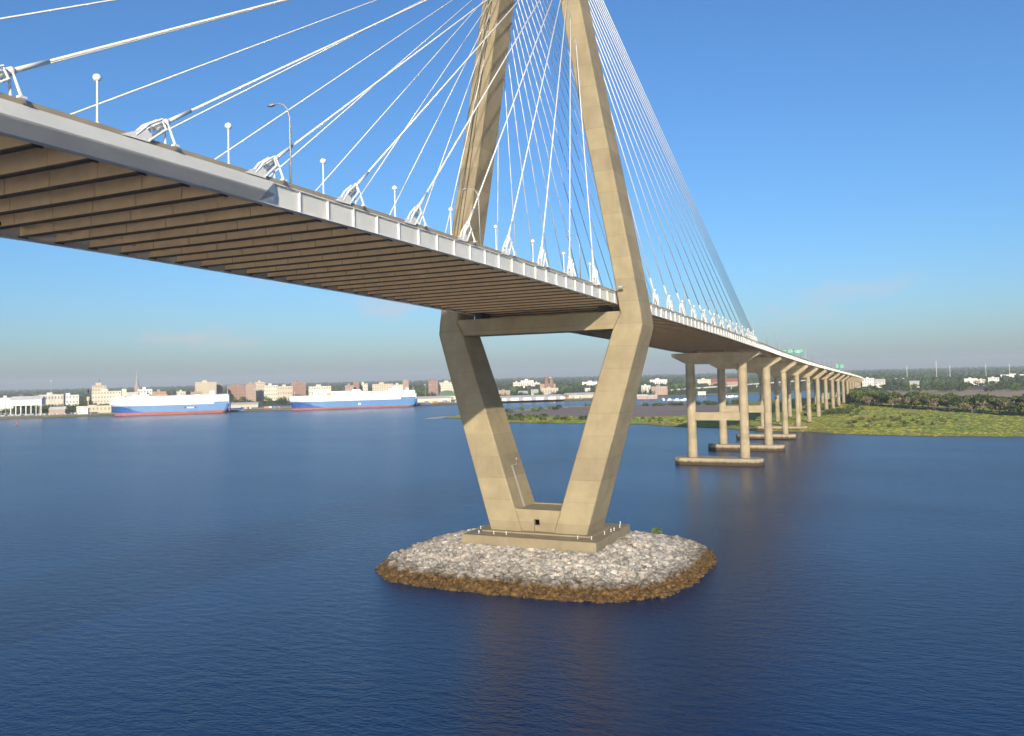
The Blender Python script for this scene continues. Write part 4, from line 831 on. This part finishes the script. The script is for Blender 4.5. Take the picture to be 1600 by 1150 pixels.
for i in range(230):
    t = (i + rd.random()) / 230 * (len(BELT) - 1); j = min(int(t), len(BELT) - 2); u = t - j
    x = BELT[j][0] + (BELT[j + 1][0] - BELT[j][0]) * u; y = BELT[j][1] + (BELT[j + 1][1] - BELT[j][1]) * u; d_ = rd.random() ** 1.4 * 70
    x += 0.62 * d_ + 3 * rd.random(); y -= 0.25 * d_
    k = rd.choices(range(6), (4, 4, 4, 6 if x < 820 else 1.5, 4 if x > 800 else 2, 2))[0]
    if d_ < 9 and rd.random() < 0.35: k = 3
    plant(k, x, y, 0.9, (rd.uniform(1.15, 1.6) if d_ > 6 else rd.uniform(0.8, 1.3)) * (1.0 if x < 900 else 0.85), 'in the wooded belt behind the right-hand marsh', 'trees in the belt behind the marsh')
WOODS = []
for i in range(620):
    px = rd.uniform(-20, 1350); R = rd.uniform(1500, 2350); q = azr(px, R)
    if sdist(q.x, q.y, [(p.x, p.y) for p in bank]) < 15: continue
    if (Vector((q.x, q.y, 0)) - Q0).dot(qn) < 125 and (Vector((q.x, q.y, 0)) - Q0).dot(qd) < 560: continue
    if i > 110: WOODS.append((q.x, q.y)); continue
    plant(rd.choices(range(6), (6, 5, 2, 0.3, 1.5, 3))[0], q.x, q.y, 2, rd.uniform(0.8, 1.35), 'among the town buildings behind the port', 'town trees behind the port')
for i in range(260):
    px = rd.uniform(1345, 1640); R = rd.uniform(1500, 2500); q = azr(px, R)
    if i > 45: WOODS.append((q.x, q.y)); continue
    plant(rd.choices(range(6), (5, 5, 3, 1, 2, 2))[0], q.x, q.y, 2, rd.uniform(0.7, 1.2), 'on the far right shore beyond the brown field', 'trees beyond the brown field')
for i in range(420):
    px = rd.choice((rd.uniform(0, 170), rd.uniform(60, 700), rd.uniform(780, 935), rd.uniform(985, 1340))); R = rd.uniform(1500, 1760); q = azr(px, R)
    if sdist(q.x, q.y, [(p.x, p.y) for p in bank]) < 15 or ((Vector((q.x, q.y, 0)) - Q0).dot(qn) < 128 and (Vector((q.x, q.y, 0)) - Q0).dot(qd) < 560): continue
    WOODS.append((q.x, q.y))
for wi, mt_ in enumerate(('leaf_dark', 'leaf_mid', 'far_leaf')):
    tw = MB()
    for (x, y) in WOODS[wi::3]:
        H = rd.uniform(7, 13); r_ = rd.uniform(3.5, 6.5)
        for k in range(90):
            v = Vector((rd.gauss(0, 1), rd.gauss(0, 1), rd.gauss(0, 1))).normalized() * rd.random() ** 0.35; leaf(tw, (x + v.x * r_, y + v.y * r_, 2 + H * 0.55 + v.z * H * 0.45), 1.15, rd)
    tag(tw.build('town_greenery', mt_), ('dark', 'mid', 'grey')[wi] + ' green tree canopy massed between the town buildings', 'trees', None, 'stuff')
def bush_proto(seed, mat, r=2.6, h=2.6, n=420):
    rd2 = random.Random(seed); root = empty('marsh_bush'); s = MB()
    for k in range(7):
        a = rd2.uniform(0, 6.28); s.tube([(0, 0, -0.3), (r * 0.6 * math.cos(a), r * 0.6 * math.sin(a), h * rd2.uniform(0.5, 0.85))], [0.1, 0.04], 5)
    s.build('stem', 'bark', root); c = MB()
    for b_ in range(7):
        a = rd2.uniform(0, 6.28); q = r * rd2.uniform(0.1, 0.75); ce = (q * math.cos(a), q * math.sin(a), h * rd2.uniform(0.3, 0.7)); rr_ = r * rd2.uniform(0.3, 0.5)
        for k in range(n // 7):
            v = Vector((rd2.gauss(0, 1), rd2.gauss(0, 1), rd2.gauss(0, 1))).normalized() * rr_ * rd2.random() ** 0.4; leaf(c, (ce[0] + v.x, ce[1] + v.y, max(0.1, ce[2] + v.z)), 0.42, rd2)
    c.build('foliage', mat, root); return root
BP = [bush_proto(31, 'leaf_mid'), bush_proto(32, 'leaf_olive'), bush_proto(33, 'leaf_bright'), bush_proto(34, 'leaf_dark')]; BU = [False] * 4
def bush(k, x, y, sc, where, group):
    z = marsh_z(x, y)[0]
    if z < 0.3: return
    o = place(BP[k], BU[k], (x, y, z), rd.uniform(0, 6.28), sc); BU[k] = True
    tag(o, ('mid green', 'olive', 'bright green', 'dark green')[k] + ' bush ' + where, 'bush', group)
def scatter(poly, n, sc, wts, where, group):
    c = 0
    x0, x1 = min(p[0] for p in poly), max(p[0] for p in poly); y0, y1 = min(p[1] for p in poly), max(p[1] for p in poly)
    while c < n:
        x, y = rd.uniform(x0, x1), rd.uniform(y0, y1)
        if sdist(x, y, poly) > 0: bush(rd.choices(range(4), wts)[0], x, y, rd.uniform(*sc), where, group); c += 1
scatter([(565, 285), (550, 190), (575, 185), (625, 255), (670, 330), (640, 350)], 55, (0.7, 1.5), (3, 3, 3, 1), 'on the marsh edge seen between the tower legs', 'bushes between the tower legs')
scatter([(550, 190), (532, 140), (500, 85), (530, 80), (590, 130), (600, 195)], 28, (0.5, 0.9), (2, 3, 3, 1), 'on the grassy shore left of the first pier', 'bushes left of the first pier')
scatter([(925, 180), (930, 300), (890, 330), (880, 260), (890, 170)], 45, (0.9, 1.7), (3, 2, 2, 3), 'on the far rim of the mud flat', 'bushes on the far rim of the mud flat')
scatter([(930, 180), (890, 165), (930, 120), (980, 120)], 26, (1.2, 2.2), (3, 2, 1, 4), 'on the far rim of the mud between the first pier columns', 'bushes between the first pier columns')
scatter([(760, 310), (860, 345), (800, 365), (700, 375), (720, 340)], 22, (0.8, 1.6), (2, 3, 3, 1), 'behind the mud flat seen between the tower legs', 'bushes behind the mud flat')
scatter([(600, 10), (860, 30), (1080, 40), (1080, -10), (850, -25), (700, -40), (620, -30)], 90, (0.8, 1.6), (4, 2, 2, 4), 'in the green thicket beneath and beside the viaduct', 'thicket bushes beside the viaduct')
scatter([(460, -40), (560, -30), (640, -60), (600, -120), (500, -110)], 45, (0.45, 1.0), (2, 4, 2, 0.5), 'scattered on the grassy marsh right of the viaduct', 'bushes on the right-hand marsh')
# marsh grass: tufts nobody could count
gt = MB(); cnt = 0
while cnt < 16000:
    x, y = 380 + 520 * rd.random() ** 1.4, rd.uniform(-330, 390); z, s = marsh_z(x, y)
    if z < 0.22: cnt += 0.05; continue
    if sdist(x, y, mud_poly) > 4: continue
    h = rd.uniform(0.12, 0.34); w = rd.uniform(0.5, 1.3); a = rd.uniform(0, 3.14); dx, dy = w * math.cos(a), w * math.sin(a)
    gt.add([(x - dx, y - dy, z - 0.1), (x + dx, y + dy, z - 0.1), (x + dx * 1.1, y + dy * 1.1 + 0.2, z + h * 0.8), (x, y, z + h), (x - dx * 1.1, y - dy * 1.1 - 0.2, z + h * 0.7)], [(0, 1, 2, 3, 4)]); cnt += 1
tag(gt.build('marsh_grass', 'marsh_grass'), 'yellow-green marsh grass covering the low shore', 'grass', None, 'stuff')
# far wood to the horizon
fw_ = MB(); rd = random.Random(77)
for i in range(15000):
    R = 2200 + 9000 * rd.random() ** 1.8; px = rd.uniform(-150, 1750); q = azr(px, R)
    if noise.noise((q.x * 0.002, q.y * 0.002, 0)) < -0.25 and R < 4500: continue
    s = rd.uniform(4, 8) * (1 + R / 9000); fw_.ico((q.x, q.y, 2 + s * 0.7), (s, s, s * rd.uniform(0.9, 1.3)), 0.22, rd)
tag(fw_.build('far_wood', 'far_leaf'), 'hazy dark green wood stretching along the horizon', 'wood', None, 'stuff')
# sand spits
for c_, rx, ry, nm in (((628, 396), 26, 11, 'a'), ((428, -58), 5, 17, 'b')):
    m = MB(); rings = []
    for f_, zz in ((1.0, -0.3), (0.8, 0.25), (0.5, 0.75 if nm == 'a' else 0.55), (0.12, 0.95 if nm == 'a' else 0.75)):
        rings.append([(c_[0] + rx * f_ * math.cos(t) * (1 + 0.15 * math.sin(3 * t + 1)), c_[1] + ry * f_ * math.sin(t) * (1 + 0.2 * math.cos(2 * t)), zz) for t in [6.2832 * i / 24 for i in range(24)]])
    m.loft(rings); tag(m.build('sand_bar', 'sand'), kind='structure')

# ------------------------------------------------------------------ air
hm = bpy.data.materials.new('haze_air'); hm.use_nodes = True; n = hm.node_tree.nodes; n.clear()
pv = n.new('ShaderNodeVolumePrincipled'); pv.inputs['Color'].default_value = (0.80, 0.88, 0.96, 1); pv.inputs['Density'].default_value = 8.5e-5; pv.inputs['Anisotropy'].default_value = 0.0
mo = n.new('ShaderNodeOutputMaterial'); hm.node_tree.links.new(pv.outputs[0], mo.inputs['Volume']); MATS['haze_air'] = hm
hb = MB(); hb.box(-9100, 15100, -14100, 15100, -2.6, 182); tag(hb.build('haze', 'haze_air'), kind='stuff')
